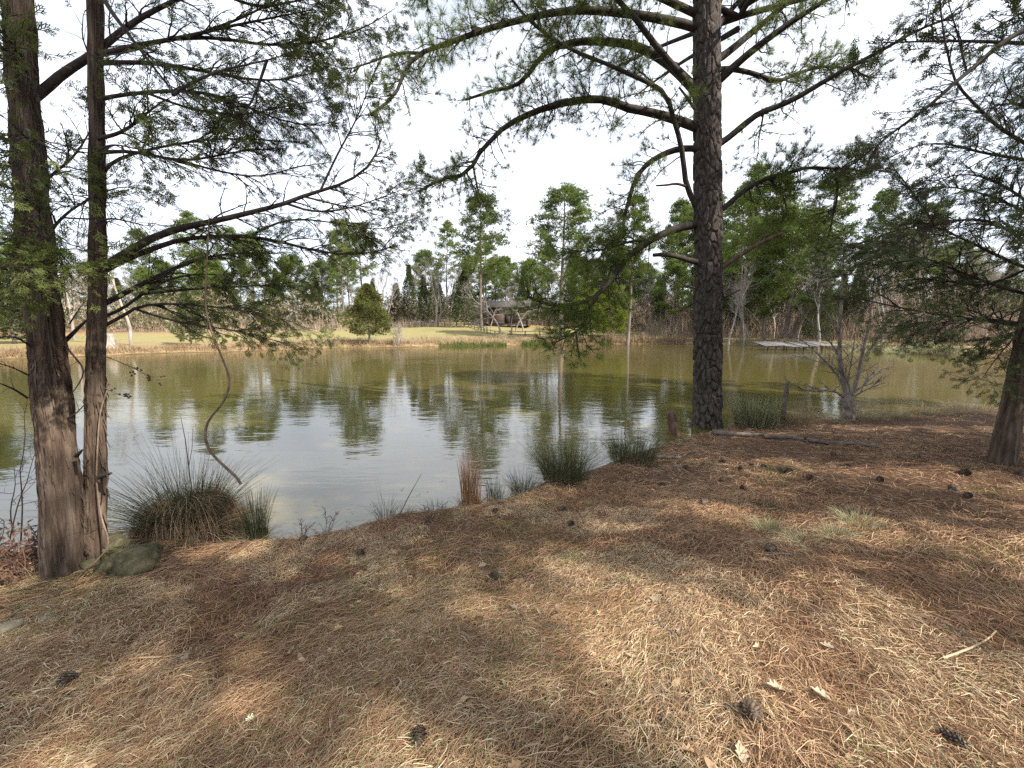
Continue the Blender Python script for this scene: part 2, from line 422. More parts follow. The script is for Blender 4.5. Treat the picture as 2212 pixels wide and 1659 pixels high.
def hz(x, y):
    """terrain height by bilinear lookup"""
    x = np.asarray(x, float); y = np.asarray(y, float)
    i = np.clip(np.searchsorted(GX, x) - 1, 0, len(GX) - 2); j = np.clip(np.searchsorted(GY, y) - 1, 0, len(GY) - 2)
    fx = (x - GX[i]) / (GX[i + 1] - GX[i]); fy = (y - GY[j]) / (GY[j + 1] - GY[j])
    return ZZ[i, j] * (1 - fx) * (1 - fy) + ZZ[i + 1, j] * fx * (1 - fy) + ZZ[i, j + 1] * (1 - fx) * fy + ZZ[i + 1, j + 1] * fx * fy
def hd(x, y):
    x = np.asarray(x, float); y = np.asarray(y, float)
    i = np.clip(np.searchsorted(GX, x) - 1, 0, len(GX) - 2); j = np.clip(np.searchsorted(GY, y) - 1, 0, len(GY) - 2)
    return DD[i, j]
def on_ground(px, py):
    r = ray(px, py); t = np.geomspace(0.8, 400, 6000)
    p = EYE[None] + t[:, None] * r[None]
    g = p[:, 2] < np.maximum(hz(p[:, 0], p[:, 1]), 0.0)
    k = int(np.argmax(g)) if g.any() else len(t) - 1
    q = p[k].copy(); q[2] = float(max(hz(q[0], q[1]), -0.05))
    return q
nx, ny = len(GX), len(GY)
V = np.stack([XX, YY, ZZ], -1).reshape(-1, 3)
ii, jj = np.meshgrid(np.arange(nx - 1), np.arange(ny - 1), indexing='ij'); b0 = (ii * ny + jj).ravel()
F = np.stack([b0, b0 + ny, b0 + ny + 1, b0 + 1], -1)
me = mesh_from('ground', [(V, F)], smooth=True)
at = me.attributes.new('field', 'FLOAT', 'POINT')
at.data.foreach_set('value', sm((YY - 20) / 6).ravel().astype(np.float32))
at = me.attributes.new('shore', 'FLOAT', 'POINT')
at.data.foreach_set('value', np.clip(DD, -5, 60).ravel().astype(np.float32))
# wood floor: 1 under the far wood, 0 on the open grass
TH = np.arctan2(XX, np.maximum(YY, 1))
edge = np.interp(TH, [-0.9, -0.5, -0.3, -0.1, 0.02, 0.25, 0.36, 0.48, 0.9], [34, 44, 46, 46, 30, 30, 26, 9, 6])
wood = sm((DD - edge) / 6)
at = me.attributes.new('wood', 'FLOAT', 'POINT'); at.data.foreach_set('value', wood.ravel().astype(np.float32))

def ground_mat():
    m = bpy.data.materials.new('ground'); m.use_nodes = True; nt = m.node_tree; nt.nodes.clear(); N = nt.nodes.new; L = nt.links.new
    out = N('ShaderNodeOutputMaterial'); b = N('ShaderNodeBsdfPrincipled'); b.inputs['Roughness'].default_value = .95
    b.inputs['Specular IOR Level'].default_value = 0.1
    t = N('ShaderNodeTexCoord')
    def noise(s, d=5, stretch=None):
        n = N('ShaderNodeTexNoise'); n.inputs['Scale'].default_value = s; n.inputs['Detail'].default_value = d; n.inputs['Roughness'].default_value = .62
        if stretch:
            mp = N('ShaderNodeMapping'); mp.inputs['Scale'].default_value = stretch; L(t.outputs['Object'], mp.inputs[0]); L(mp.outputs[0], n.inputs['Vector'])
        else:
            L(t.outputs['Object'], n.inputs['Vector'])
        return n.outputs[0]
    def ramp(f, cols, p0=.3, p1=.7):
        r = N('ShaderNodeValToRGB'); ramp_set(r, cols)
        n = len(cols)
        for i, e in enumerate(r.color_ramp.elements): e.position = p0 + (p1 - p0) * i / (n - 1)
        L(f, r.inputs[0]); return r.outputs[0]
    def mix(f, a, c):
        x = N('ShaderNodeMixRGB'); L(f, x.inputs[0]); L(a, x.inputs[1]); L(c, x.inputs[2]); return x.outputs[0]
    def attr(n):
        a = N('ShaderNodeAttribute'); a.attribute_name = n; return a.outputs['Fac']
    litter = ramp(noise(38, 8), [(.035, .022, .014), (.085, .05, .03), (.17, .11, .065)], .3, .68)
    soil = ramp(noise(2.2), [(.06, .036, .023), (.12, .075, .046)])
    near = mix(ramp(noise(7), [(0, 0, 0), (1, 1, 1)], .45, .6), litter, soil)
    grass = ramp(noise(.22, 7), [(.145, .145, .05), (.21, .19, .08), (.23, .175, .09)], .32, .66)
    fine = ramp(noise(3.0, 6), [(.15, .12, .053), (.25, .215, .105)])
    g2 = N('ShaderNodeMixRGB'); g2.inputs[0].default_value = .4; L(grass, g2.inputs[1]); L(fine, g2.inputs[2])
    tan = ramp(noise(.5, 7, (1, 2.5, 1)), [(.125, .085, .045), (.20, .145, .078), (.27, .20, .115)])
    sh = N('ShaderNodeMapRange'); sh.inputs['From Min'].default_value = 4; sh.inputs['From Max'].default_value = 15; L(attr('shore'), sh.inputs[0])
    fld = mix(sh.outputs[0], tan, g2.outputs[0])
    wd = ramp(noise(1.2, 7), [(.12, .07, .04), (.22, .14, .08), (.34, .23, .13)])
    fld = mix(attr('wood'), fld, wd)
    c = mix(attr('field'), near, fld)
    mud = N('ShaderNodeMapRange'); mud.inputs['From Min'].default_value = .22; mud.inputs['From Max'].default_value = .02; L(attr('shore'), mud.inputs[0])
    mc = N('ShaderNodeMixRGB'); L(mud.outputs[0], mc.inputs[0]); L(c, mc.inputs[1]); mc.inputs[2].default_value = (.085, .06, .035, 1)
    L(mc.outputs[0], b.inputs['Base Color'])
    bp = N('ShaderNodeBump'); bp.inputs['Strength'].default_value = .8; bp.inputs['Distance'].default_value = .02; L(noise(45, 8), bp.inputs['Height']); L(bp.outputs[0], b.inputs['Normal'])
    L(b.outputs[0], out.inputs[0]); return m
o = obj('ground', me, ground_mat()); tag(o, kind='structure')

# ------------------------------------------------------------------ water
def water_mat():
    m = bpy.data.materials.new('pond_water'); m.use_nodes = True; nt = m.node_tree; nt.nodes.clear(); N = nt.nodes.new; L = nt.links.new
    out = N('ShaderNodeOutputMaterial'); t = N('ShaderNodeTexCoord')
    def noise(s, d, st, rot=0.0, rough=.5):
        n = N('ShaderNodeTexNoise'); n.inputs['Scale'].default_value = s; n.inputs['Detail'].default_value = d; n.inputs['Roughness'].default_value = rough
        mp = N('ShaderNodeMapping'); mp.inputs['Scale'].default_value = st; mp.inputs['Rotation'].default_value = (0, 0, rot); L(t.outputs['Object'], mp.inputs[0]); L(mp.outputs[0], n.inputs['Vector'])
        return n.outputs[0]
    w1 = noise(5.0, 3, (.55, 1.5, 1), .12); w2 = noise(1.1, 3, (.6, 1.6, 1), -.2)
    patch = noise(.16, 3, (.7, 1.6, 1))
    pr = N('ShaderNodeMapRange'); pr.inputs['From Min'].default_value = .40; pr.inputs['From Max'].default_value = .62; pr.inputs['To Min'].default_value = .25; L(patch, pr.inputs[0])
    ml = N('ShaderNodeMath'); ml.operation = 'MULTIPLY'; L(w1, ml.inputs[0]); L(pr.outputs[0], ml.inputs[1])
    ad = N('ShaderNodeMath'); ad.operation = 'MULTIPLY_ADD'; L(w2, ad.inputs[0]); ad.inputs[1].default_value = 1.6; L(ml.outputs[0], ad.inputs[2])
    bp = N('ShaderNodeBump'); bp.inputs['Strength'].default_value = 1.0; bp.inputs['Distance'].default_value = .0048; L(ad.outputs[0], bp.inputs['Height'])
    cr = N('ShaderNodeValToRGB'); ramp_set(cr, [(.078, .066, .020), (.092, .077, .026)]); L(noise(.12, 3, (1, 1, 1)), cr.inputs[0])
    df = N('ShaderNodeBsdfDiffuse'); L(cr.outputs[0], df.inputs[0])
    gl = N('ShaderNodeBsdfGlossy'); gl.inputs['Roughness'].default_value = .03; L(bp.outputs[0], gl.inputs['Normal'])
    fr = N('ShaderNodeFresnel'); fr.inputs['IOR'].default_value = 2.25; L(bp.outputs[0], fr.inputs['Normal'])
    ms = N('ShaderNodeMixShader'); L(fr.outputs[0], ms.inputs[0]); L(df.outputs[0], ms.inputs[1]); L(gl.outputs[0], ms.inputs[2])
    L(ms.outputs[0], out.inputs[0]); return m
xs = np.linspace(-150, 150, 41); ys = np.linspace(0.5, 85, 31)
a, c = np.meshgrid(xs, ys, indexing='ij'); V = np.stack([a, c, 0 * a], -1).reshape(-1, 3)
ii, jj = np.meshgrid(np.arange(40), np.arange(30), indexing='ij'); b0 = (ii * 31 + jj).ravel(); F = np.stack([b0, b0 + 31, b0 + 32, b0 + 1], -1)
cx = V[F].mean(1); keep = shore_dist(cx[:, 0], cx[:, 1]) < 8
o = obj('pond_water', mesh_from('pond_water', [(V, F[keep])]), water_mat()); tag(o, kind='structure')

# ------------------------------------------------------------------ needle litter on the near bank
def scatter(n, rmin, rmax, half=1.25, cx=0.0, cy=0.0, power=1.0):
    r = np.sqrt(RNG.uniform(rmin ** 2, rmax ** 2, n)); th = RNG.uniform(-half, half, n)
    return cx + r * np.sin(th), cy + r * np.cos(th), r
def lay(x, y, ang, Ln, lift, bend, k=4):
    s = np.linspace(-.5, .5, k)
    a = ang[:, None] + bend[:, None] * s[None]
    dx = np.cos(a) * (Ln / (k - 1))[:, None]; dy = np.sin(a) * (Ln / (k - 1))[:, None]
    X = x[:, None] + np.cumsum(dx, 1) - dx.sum(1, keepdims=True) / 2; Y = y[:, None] + np.cumsum(dy, 1) - dy.sum(1, keepdims=True) / 2
    Z = hz(X, Y) + lift[:, None] * (1 - (2 * s[None]) ** 2 * RNG.uniform(.2, 1, (len(x), 1))) + RNG.normal(0, .35, (len(x), 1)) * s[None] * Ln[:, None] * .25 + .004
    return np.stack([X, Y, np.maximum(Z, hz(X, Y) + .002)], -1)
chunks = []
for n, r0, r1, w in ((74000, 0.75, 2.6, .0021), (100000, 2.6, 5.2, .0030), (80000, 5.2, 9.5, .0046), (22000, 9.5, 15, .008)):
    x, y, r = scatter(n, r0, r1)
    d = hd(x, y)
    den = vnoise(x * 1.3 + 5, y * 1.3)
    k = (d > .12 + RNG.uniform(0, .25, len(x))) & (RNG.uniform(0, 1, len(x)) < .30 + 1.0 * den)
    x, y, r = x[k], y[k], r[k]
    flow = 1.25 + 2.6 * (vnoise(x * .45, y * .45) - .5) + 1.2 * (vnoise(x * 2 + 7, y * 2) - .5)
    P = lay(x, y, flow + RNG.normal(0, .75, len(x)), RNG.uniform(.06, .17, len(x)), RNG.uniform(.0, .026, len(x)), RNG.normal(0, .32, len(x)), 3)
    chunks.append(ribbons(P, np.full(len(x), w) * RNG.uniform(.7, 1.3, len(x)), tip=.6))
o = obj('pine_needle_litter', mesh_from('pine_needle_litter', chunks), MT['litter']); tag(o, 'thick reddish brown pine needle litter covering the near bank', 'pine needles', kind='stuff')

# dead grass mixed in, mostly low on the slope in front
x, y, r = scatter(80000, .75, 4.4)
k = (vnoise(x * .9 + 3, y * .9 + 11) * .6 + vnoise(x * 3, y * 3) * .4 > .36 + .05 * np.maximum(r - 1.6, 0)) & (hd(x, y) > .3)
x, y = x[k], y[k]; n = len(x)
P = lay(x, y, 1.2 + 3 * (vnoise(x * .8 + 2, y * .8) - .5) + RNG.normal(0, .9, n), RNG.uniform(.035, .11, n), RNG.uniform(0, .03, n), RNG.normal(0, .8, n), 3)
o = obj('dead_grass', mesh_from('dead_grass', [ribbons(P, RNG.uniform(.0018, .004, n), tip=.3)]), MT['straw']); tag(o, 'straw coloured dead grass lying flat in the foreground', 'dead grass', kind='stuff')
# short live grass
x, y, r = scatter(42000, .75, 6.5)
g = vnoise(x * .8 + 21, y * .8 + 4) * .55 + vnoise(x * 2.6 + 1, y * 2.6) * .45
cen = np.exp(-((x - .55) / 1.3) ** 2 - ((y - 1.4) / .75) ** 2) * .17 + np.exp(-((x - 2.6) / 1.3) ** 2 - ((y - 3.2) / .6) ** 2) * .12
k = (g + cen > .60) & (hd(x, y) > .3)
x, y = x[k], y[k]; n = len(x)
def upright(x, y, h, lean, k=4):
    a = RNG.uniform(0, 2 * math.pi, len(x)); s = np.linspace(0, 1, k)
    P = np.zeros((len(x), k, 3)); off = (lean[:, None] * h[:, None]) * s[None] ** 1.7
    P[..., 0] = x[:, None] + np.cos(a)[:, None] * off; P[..., 1] = y[:, None] + np.sin(a)[:, None] * off
    P[..., 2] = hz(x, y)[:, None] + h[:, None] * (s[None] - .35 * np.minimum(lean, 1.6)[:, None] * s[None] ** 2)
    return P
P = upright(x, y, RNG.uniform(.03, .085, n), RNG.uniform(.2, 1.5, n))
o = obj('short_grass', mesh_from('short_grass', [ribbons(P, RNG.uniform(.002, .0038, n))]), MT['grass_green']); tag(o, 'sparse short green grass showing through the needles', 'grass', kind='stuff')
# moss in the foreground
x, y, r = scatter(26000, .75, 3.4)
g = vnoise(x * 1.9 + 31, y * 1.9 + 8) * .6 + vnoise(x * 6 + 1, y * 6) * .4 + np.exp(-((x - .55) / .6) ** 2 - ((y - 1.15) / .35) ** 2) * .12
k = g > .665; x, y = x[k], y[k]; n = len(x)
P = upright(x, y, RNG.uniform(.012, .03, n), RNG.uniform(.2, 1.2, n), 3)
o = obj('moss', mesh_from('moss', [ribbons(P, RNG.uniform(.003, .006, n))]), MT['moss']); tag(o, 'yellow green moss cushions between the dead grass', 'moss', kind='stuff')

# ================================================================== NEAR TREES
def limb_px(pts, Y0, Y1, n=16, ypow=1.0):
    m = len(pts); q = []
    for i, (px, py) in enumerate(pts):
        t = i / (m - 1)
        q.append(at_y(px, py, Y0 + (Y1 - Y0) * t ** ypow))
    return resample(np.array(q), n)
def trunk_mesh(name, pts, rad, nth, nz_, disp, lobes=0.03, flare=0.0, seed=0):
    """pts, rad along the axis; disp(theta, s, r) -> outward offset"""
    P = resample(np.concatenate([pts, np.asarray(rad)[:, None]], 1), nz_, 2)
    R = P[:, 3]; P = P[:, :3]
    T = nrm(np.gradient(P, axis=0)); A = nrm(np.cross(np.repeat([[0, 1.0, 0]], nz_, 0), T)); B = np.cross(T, A)
    th = np.linspace(0, 2 * math.pi, nth, endpoint=False)
    s = np.concatenate([[0], np.cumsum(np.linalg.norm(np.diff(P, axis=0), axis=1))])
    TH, S = np.meshgrid(th, s, indexing='xy')
    rr = np.repeat(R[:, None], nth, 1)
    rr = rr * (1 + lobes * np.sin(3 * TH + S * .7 + seed) + lobes * .7 * np.sin(5 * TH - S * .9 + 2 * seed))
    if flare:
        rr = rr + flare * np.exp(-S / .22) * (0.55 + .45 * np.sin(5 * TH + seed) + .25 * np.sin(8 * TH))
    rr = rr + disp(TH, S, rr)
    V = P[:, None] + rr[..., None] * (A[:, None] * np.cos(TH)[..., None] + B[:, None] * np.sin(TH)[..., None])
    i, j = np.meshgrid(np.arange(nz_ - 1), np.arange(nth), indexing='ij')
    a = i * nth + j; b = i * nth + (j + 1) % nth
    F = np.stack([a, b, b + nth, a + nth], -1).reshape(-1, 4)
    return mesh_from(name, [(V.reshape(-1, 3), F)], smooth=True)
def plates(TH, S, rr, cw=.085, ch=.15, depth=.024, seed=3):
    """pine bark: raised plates with deep furrows between"""
    r = np.random.default_rng(seed); circ = 2 * math.pi * float(np.median(rr)); Hh = S.max()
    nu = max(6, int(circ / cw)); nv = int(Hh / ch)
    u = TH / (2 * math.pi) * nu; v = S / ch
    u = u + .9 * (vnoise(TH * 2.2, S * 2.0) - .5); v = v + 1.3 * (vnoise(u * .9, S * 3 + 9) - .5)
    ju = r.uniform(-.42, .42, (nu, nv + 4)); jv = r.uniform(-.45, .45, (nu, nv + 4)); hh = r.uniform(.35, 1.0, (nu, nv + 4))
    iu = np.floor(u).astype(int); iv = np.floor(v).astype(int)
    f1 = np.full(u.shape, 9.0); f2 = np.full(u.shape, 9.0); hc = np.zeros(u.shape)
    for a in (-1, 0, 1):
        for b in (-1, 0, 1):
            cu = (iu + a) % nu; cv = np.clip(iv + b + 1, 0, nv + 3)
            d = np.sqrt((u - (iu + a + .5 + ju[cu, cv])) ** 2 + (v - (iv + b + .5 + jv[cu, cv])) ** 2)
            nw = d < f1; f2 = np.where(nw, f1, np.minimum(f2, d)); hc = np.where(nw, hh[cu, cv], hc); f1 = np.where(nw, d, f1)
    e = sm((f2 - f1) / .24)
    return depth * (e * hc * 1.2 - .75) + .004 * (vnoise(TH * 30, S * 40) - .5)
def strips(TH, S, rr, depth=.016, seed=1):
    """cedar bark: long shredding vertical strips"""
    w = TH * 11 + 1.4 * (vnoise(TH * 1.5 + seed, S * 1.2) - .5) * 3
    a = vnoise(w, S * 1.6 + seed * 5) ; b = vnoise(w * 2.3 + 5, S * 3.2); c = vnoise(w * 5 + 2, S * 7)
    return depth * ((np.abs(a - .5) * 2) * 1.1 + (b - .5) * .8 + (c - .5) * .5 - .3)

# ------------------------------------------------------------------ the big pine at the water's edge
PY = 7.2
pb = on_ground(1528, 921); PY = float(pb[1])
pine = empty('pine_tree', pb); tag(pine, 'big pine with plated bark and many crooked limbs at the water edge', 'pine tree')
def rel(P, o):
    return np.asarray(P) - np.array(o.location)
tp = [pb + np.array([0, 0, -.25]), pb + np.array([0, 0, .05])] + [at_y(x, y, PY) for x, y in ((1528, 850), (1529, 700), (1529, 600), (1529, 450), (1528, 300), (1527, 150), (1527, 0), (1526, -160))]
hz0 = tp[-1]
tp += [hz0 + np.array([.05, .1, 1.6]), hz0 + np.array([.15, .1, 4.2]), hz0 + np.array([.2, .2, 7.0])]
pxm = PY / FPX
tr = [v * .86 for v in (.375, .37, .345, .33, .325, .315, .305, .30, .295, .27, .23, .14, .04)]
obj('trunk', trunk_mesh('trunk', rel(tp, pine), tr, 150, 900, lambda a, s, r: plates(a, s, r, .085, .24, .058) * np.clip(1.15 - s / 15, .3, 1), .015, .14, 1.0), MT['pine_bark'], pine)

LIMBS = [  # (pixels, start radius, end depth offset, twig density, foliage)
    ([(1510, 62), (1474, 50), (1387, 33), (1257, 18), (1137, 40), (1037, 70), (970, 95), (910, 117), (880, 143), (868, 175), (852, 215), (800, 250)], .085, -1.6, 1.0, 1),
    ([(915, 116), (860, 112), (787, 137), (735, 150)], .03, None, .8, 1),
    ([(1505, 200), (1474, 165), (1430, 127), (1370, 97), (1304, 90), (1230, 93), (1180, 113), (1154, 143), (1134, 173), (1107, 192), (1070, 196), (1004, 218)], .105, 1.6, 1.0, 1),
    ([(1510, 278), (1474, 263), (1417, 245), (1347, 233), (1320, 217), (1270, 212), (1187, 230), (1137, 247), (1087, 273), (1054, 307), (1027, 337), (1020, 360), (994, 377), (954, 380), (904, 410)], .095, -.7, 1.2, 1),
    ([(1022, 357), (1029, 397), (1037, 427), (1052, 460)], .024, None, 1.0, 1),
    ([(1505, 196), (1474, 167), (1437, 123), (1404, 83), (1370, 37), (1334, 0), (1290, -60), (1240, -110)], .08, -1.2, .8, 1),
    ([(1515, 472), (1494, 425), (1481, 400), (1475, 330), (1467, 293), (1454, 253), (1447, 217), (1434, 193), (1370, 163), (1317, 140), (1254, 115), (1204, 90), (1164, 60), (1137, 33), (1109, 0), (1070, -60)], .06, -1.9, .7, 1),
    ([(1510, 322), (1474, 320), (1437, 330), (1397, 353), (1370, 390), (1360, 430), (1350, 463), (1347, 500), (1324, 533), (1290, 560)], .07, .8, 1.0, 1),
    ([(1510, 484), (1474, 489), (1420, 509), (1370, 542), (1347, 562), (1334, 589), (1304, 626), (1277, 649), (1237, 659), (1187, 659), (1140, 640)], .09, -1.0, 1.35, 1.7),
    ([(1290, 642), (1272, 668), (1264, 679), (1266, 700), (1235, 720), (1200, 735)], .04, None, 1.4, 1.7),
    ([(1400, 520), (1360, 520), (1310, 540), (1250, 545), (1190, 530)], .03, None, 1.3, 1.7),
    ([(1550, 128), (1564, 120), (1624, 70), (1704, 0), (1760, -60), (1800, -120)], .08, 1.0, .8, 1),
    ([(1552, 175), (1567, 160), (1624, 110), (1674, 73), (1780, 0), (1860, -50)], .085, -.9, .8, 1),
    ([(1552, 312), (1567, 303), (1607, 270), (1640, 243), (1707, 220), (1757, 190), (1807, 160), (1890, 117), (1957, 77), (2024, 47), (2064, 30)], .07, -.8, .55, .6),
    ([(1550, 55), (1564, 37), (1597, 0), (1640, -60)], .07, .6, .8, 1),
    ([(1555, 150), (1574, 147), (1634, 160), (1680, 180), (1720, 160), (1774, 143), (1824, 147), (1880, 175)], .055, 1.2, 1.3, 1),
    ([(1550, 460), (1567, 447), (1607, 410), (1657, 383), (1707, 373), (1740, 360), (1790, 363), (1834, 363), (1874, 373)], .06, .5, 1.6, 1.6),
    ([(1805, 366), (1811, 417), (1800, 467), (1790, 510), (1774, 533), (1755, 560)], .028, None, 1.4, .8),
    ([(1660, 384), (1690, 420), (1700, 455), (1680, 490), (1650, 510)], .024, None, 1.2, 1.7),
    ([(1650, 240), (1640, 300), (1635, 345)], .02, None, 1.0, .6),
    ([(1505, 30), (1440, 0), (1360, -40), (1250, -70), (1130, -80), (1000, -60), (900, -30)], .075, -.4, 1.2, 1),
    ([(1550, -20), (1640, -70), (1760, -110), (1900, -100)], .07, .2, 1.2, 1),
]
def depth_of(P):
    return P[:, 1]
made = []
for (pts, r0, dz, den, fol) in LIMBS:
    if dz is None:   # springs from the limb whose line passes nearest its first pixel
        p0 = pts[0]; best = None
        for Pm in made:
            d = Pm - EYE; dep = d @ _f; sx = 1106 + (d @ _r) / dep * FPX; sy = 829.5 - (d @ _u) / dep * FPX
            q = (sx - p0[0]) ** 2 + (sy - p0[1]) ** 2; k = int(q.argmin())
            if best is None or q[k] < best[0]: best = (q[k], Pm[k, 1])
        P = limb_px(pts, best[1], best[1] + RNG.uniform(-.3, .3), 14)
    else:
        P = limb_px(pts, PY, PY + dz, 22, 1.2)
    made.append(P)
    P = rel(P, pine)
    P = P + np.cumsum(RNG.normal(0, .006, P.shape), 0) * np.linspace(0, 1, len(P))[:, None]
    n = len(P); R = r0 * np.linspace(1, .22, n) ** .9
    R = R * (1 + .10 * (vnoise(np.arange(n) * 1.3, np.full(n, r0 * 99)) - .5))
    ln = np.linalg.norm(np.diff(P, axis=0), axis=1).sum()
    lim = tubes(P, R, 9)
    P1, R1, _ = grow(P[None], R[None], max(5, int(11 * ln * den)), .2, 1, .85, .95, 8, .8, (0, 0, -.25), .2, .013, .35, .35)
    P2, R2, _ = grow(P1, R1, 6, .25, 1, .30, .8, 5, .9, (0, 0, .35), .25, .0055, .5, .3)
    tw = tubes(P1, R1, 4, False) + tubes(P2, R2, 3, False)
    br = obj('branch', mesh_from('branch', lim + tw, True), MT['pine_limb'], pine)
    tips = [P2[:, -1], P2[:, 3], P1[:, -1], P1[:, 5]]
    dirs = [P2[:, -1] - P2[:, -2], P2[:, 3] - P2[:, 2], P1[:, -1] - P1[:, -2], P1[:, 5] - P1[:, 4]]
    Pt = np.concatenate(tips); Dt = nrm(np.concatenate(dirs)) + np.array([0, 0, .35])
    kp = RNG.uniform(0, 1, len(Pt)) < .66 * min(fol, 1.4)
    Pt, Dt = Pt[kp], Dt[kp]
    obj('needles', mesh_from('needles', [tufts(Pt, Dt, 22, .185, .0048, .62)]), MT['pine_needle'], br)
# dead stubs
for pts, r0 in (([(1505, 566), (1490, 563), (1460, 553), (1435, 549), (1412, 551)], .062), ([(1550, 584), (1565, 575), (1622, 536), (1660, 516), (1689, 504)], .05), ([(1552, 650), (1566, 643), (1600, 625)], .02),
                ([(1500, 235), (1480, 205), (1468, 190)], .03), ([(1480, 402), (1462, 396), (1440, 400), (1418, 401)], .028), ([(1500, 622), (1484, 618), (1472, 612)], .02)):
    P = rel(limb_px(pts, PY - (.15 if r0 > .04 else .2), PY - .5, 10), pine)
    obj('dead_stub', mesh_from('dead_stub', tubes(P, r0 * np.linspace(1, .62, 10), 9), True), MT['red_wood'] if r0 == .05 else MT['pine_limb'], pine)
# upper crown, above the picture
cr = []; crn = []
for i in range(16):
    z = RNG.uniform(8.2, 14.5) ; a = i * 2.4; ln = (15.5 - z) * .45 + .6
    p0 = np.array([.1, .1, z - pb[2]]); d = np.array([math.cos(a), math.sin(a), .25])
    P = resample(np.array([p0, p0 + d * ln * .5, p0 + d * ln + np.array([0, 0, -.2])]), 8)
    R = .06 * np.linspace(1, .25, 8)
    P1, R1, _ = grow(P[None], R[None], 10, .3, 1, .9, .9, 5, .8, (0, 0, .2), .2, .015, .4, .35)
    cr += tubes(P, R, 6) + tubes(P1, R1, 3, False)
    P2, R2, _ = grow(P1, R1, 4, .3, 1, .3, .8, 3, .9, (0, 0, .3), .2, .006)
    crn.append(tufts(np.concatenate([P2[:, -1], P1[:, -1]]), np.concatenate([P2[:, -1] - P2[:, 0], P1[:, -1] - P1[:, -2]]), 14, .17, .007, .8))
br = obj('crown', mesh_from('crown', cr, True), MT['pine_limb'], pine); obj('needles', mesh_from('needles', crn), MT['pine_needle'], br)

# ------------------------------------------------------------------ cedar with two stems, left
cb = on_ground(150, 1252); CY = float(cb[1])
cedar = empty('cedar_tree', cb); tag(cedar, 'two stemmed cedar with shredding bark beside the mossy rocks', 'cedar tree')
A_px = [(142, 1255, 96), (140, 1200, 100), (138, 1100, 96), (125, 970, 84), (108, 820, 83), (95, 670, 76), (72, 450, 74), (60, 300, 70), (50, 200, 62), (40, 40, 62), (30, -120, 58)]
B_px = [(196, 1235, 66), (200, 1180, 62), (206, 1100, 50), (207, 1030, 45), (206, 930, 44), (206, 820, 42), (210, 670, 40), (212, 560, 38), (211, 400, 34), (209, 200, 33), (206, 0, 32), (203, -150, 30)]
def stem(pxs, Yb, Yt, top, nth, seed, flare):
    P = [at_y(x, y, Yb + (Yt - Yb) * i / (len(pxs) - 1)) for i, (x, y, w) in enumerate(pxs)]
    dep = [(p - EYE) @ _f for p in P]
    R = [w * d / FPX / 2 * math.cos(math.atan((1106 - x) / FPX)) for (x, y, w), d in zip(pxs, dep)]
    P = [P[0] + np.array([0, 0, -.3])] + P; R = [R[0] * 1.05] + R
    for dz, dr in top:
        P.append(P[-1] + np.array(dz)); R.append(R[-1] * dr)
    return np.array(P), np.array(R)
Pa, Ra = stem(A_px, CY + .08, CY + .45, [((-.1, .1, 1.2), .8), ((-.1, .1, 2.0), .6), ((-.05, .1, 2.0), .25)], 90, 1, .06)
Pb, Rb = stem(B_px, CY + .24, CY + .62, [((0, .1, 1.2), .8), ((.1, .1, 1.8), .6), ((.1, .1, 1.8), .25)], 70, 2, .03)
obj('trunk', trunk_mesh('trunk', rel(Pa, cedar), Ra, 120, 520, lambda a, s, r: strips(a, s, r, .022, 1), .03, .02, 1.7), MT['cedar_bark'], cedar)
obj('trunk', trunk_mesh('trunk', rel(Pb, cedar), Rb, 90, 480, lambda a, s, r: strips(a, s, r, .014, 4), .03, .03, .4), MT['cedar_bark'], cedar)
def bark_flakes(P, R, n, seed):
    r = np.random.default_rng(seed); k = r.integers(0, len(P) - 1, n); f = r.uniform(0, 1, n)[:, None]
    c = P[k] * (1 - f) + P[k + 1] * f; rad = R[k]; a = r.uniform(0, 2 * math.pi, n)
    o_ = np.stack([np.cos(a), np.sin(a), 0 * a], -1); Ln = r.uniform(.04, .14, n)
    s0 = c + o_ * (rad + .004)[:, None]; Q = np.stack([s0, s0 + np.stack([0 * Ln, 0 * Ln, -Ln * .5], -1) + o_ * .008, s0 + np.stack([0 * Ln, 0 * Ln, -Ln], -1) + o_ * r.uniform(.008, .04, n)[:, None]], 1)
    side = np.stack([-np.sin(a), np.cos(a), 0 * a], -1)
    return ribbons(Q, r.uniform(.006, .016, n), side, .5)
o = obj('bark_strips', mesh_from('bark_strips', [bark_flakes(rel(Pa, cedar)[1:11], Ra[1:11], 260, 5), bark_flakes(rel(Pb, cedar)[1:11], Rb[1:11], 200, 6)]), MT['cedar_bark'], cedar); o['kind'] = 'stuff'

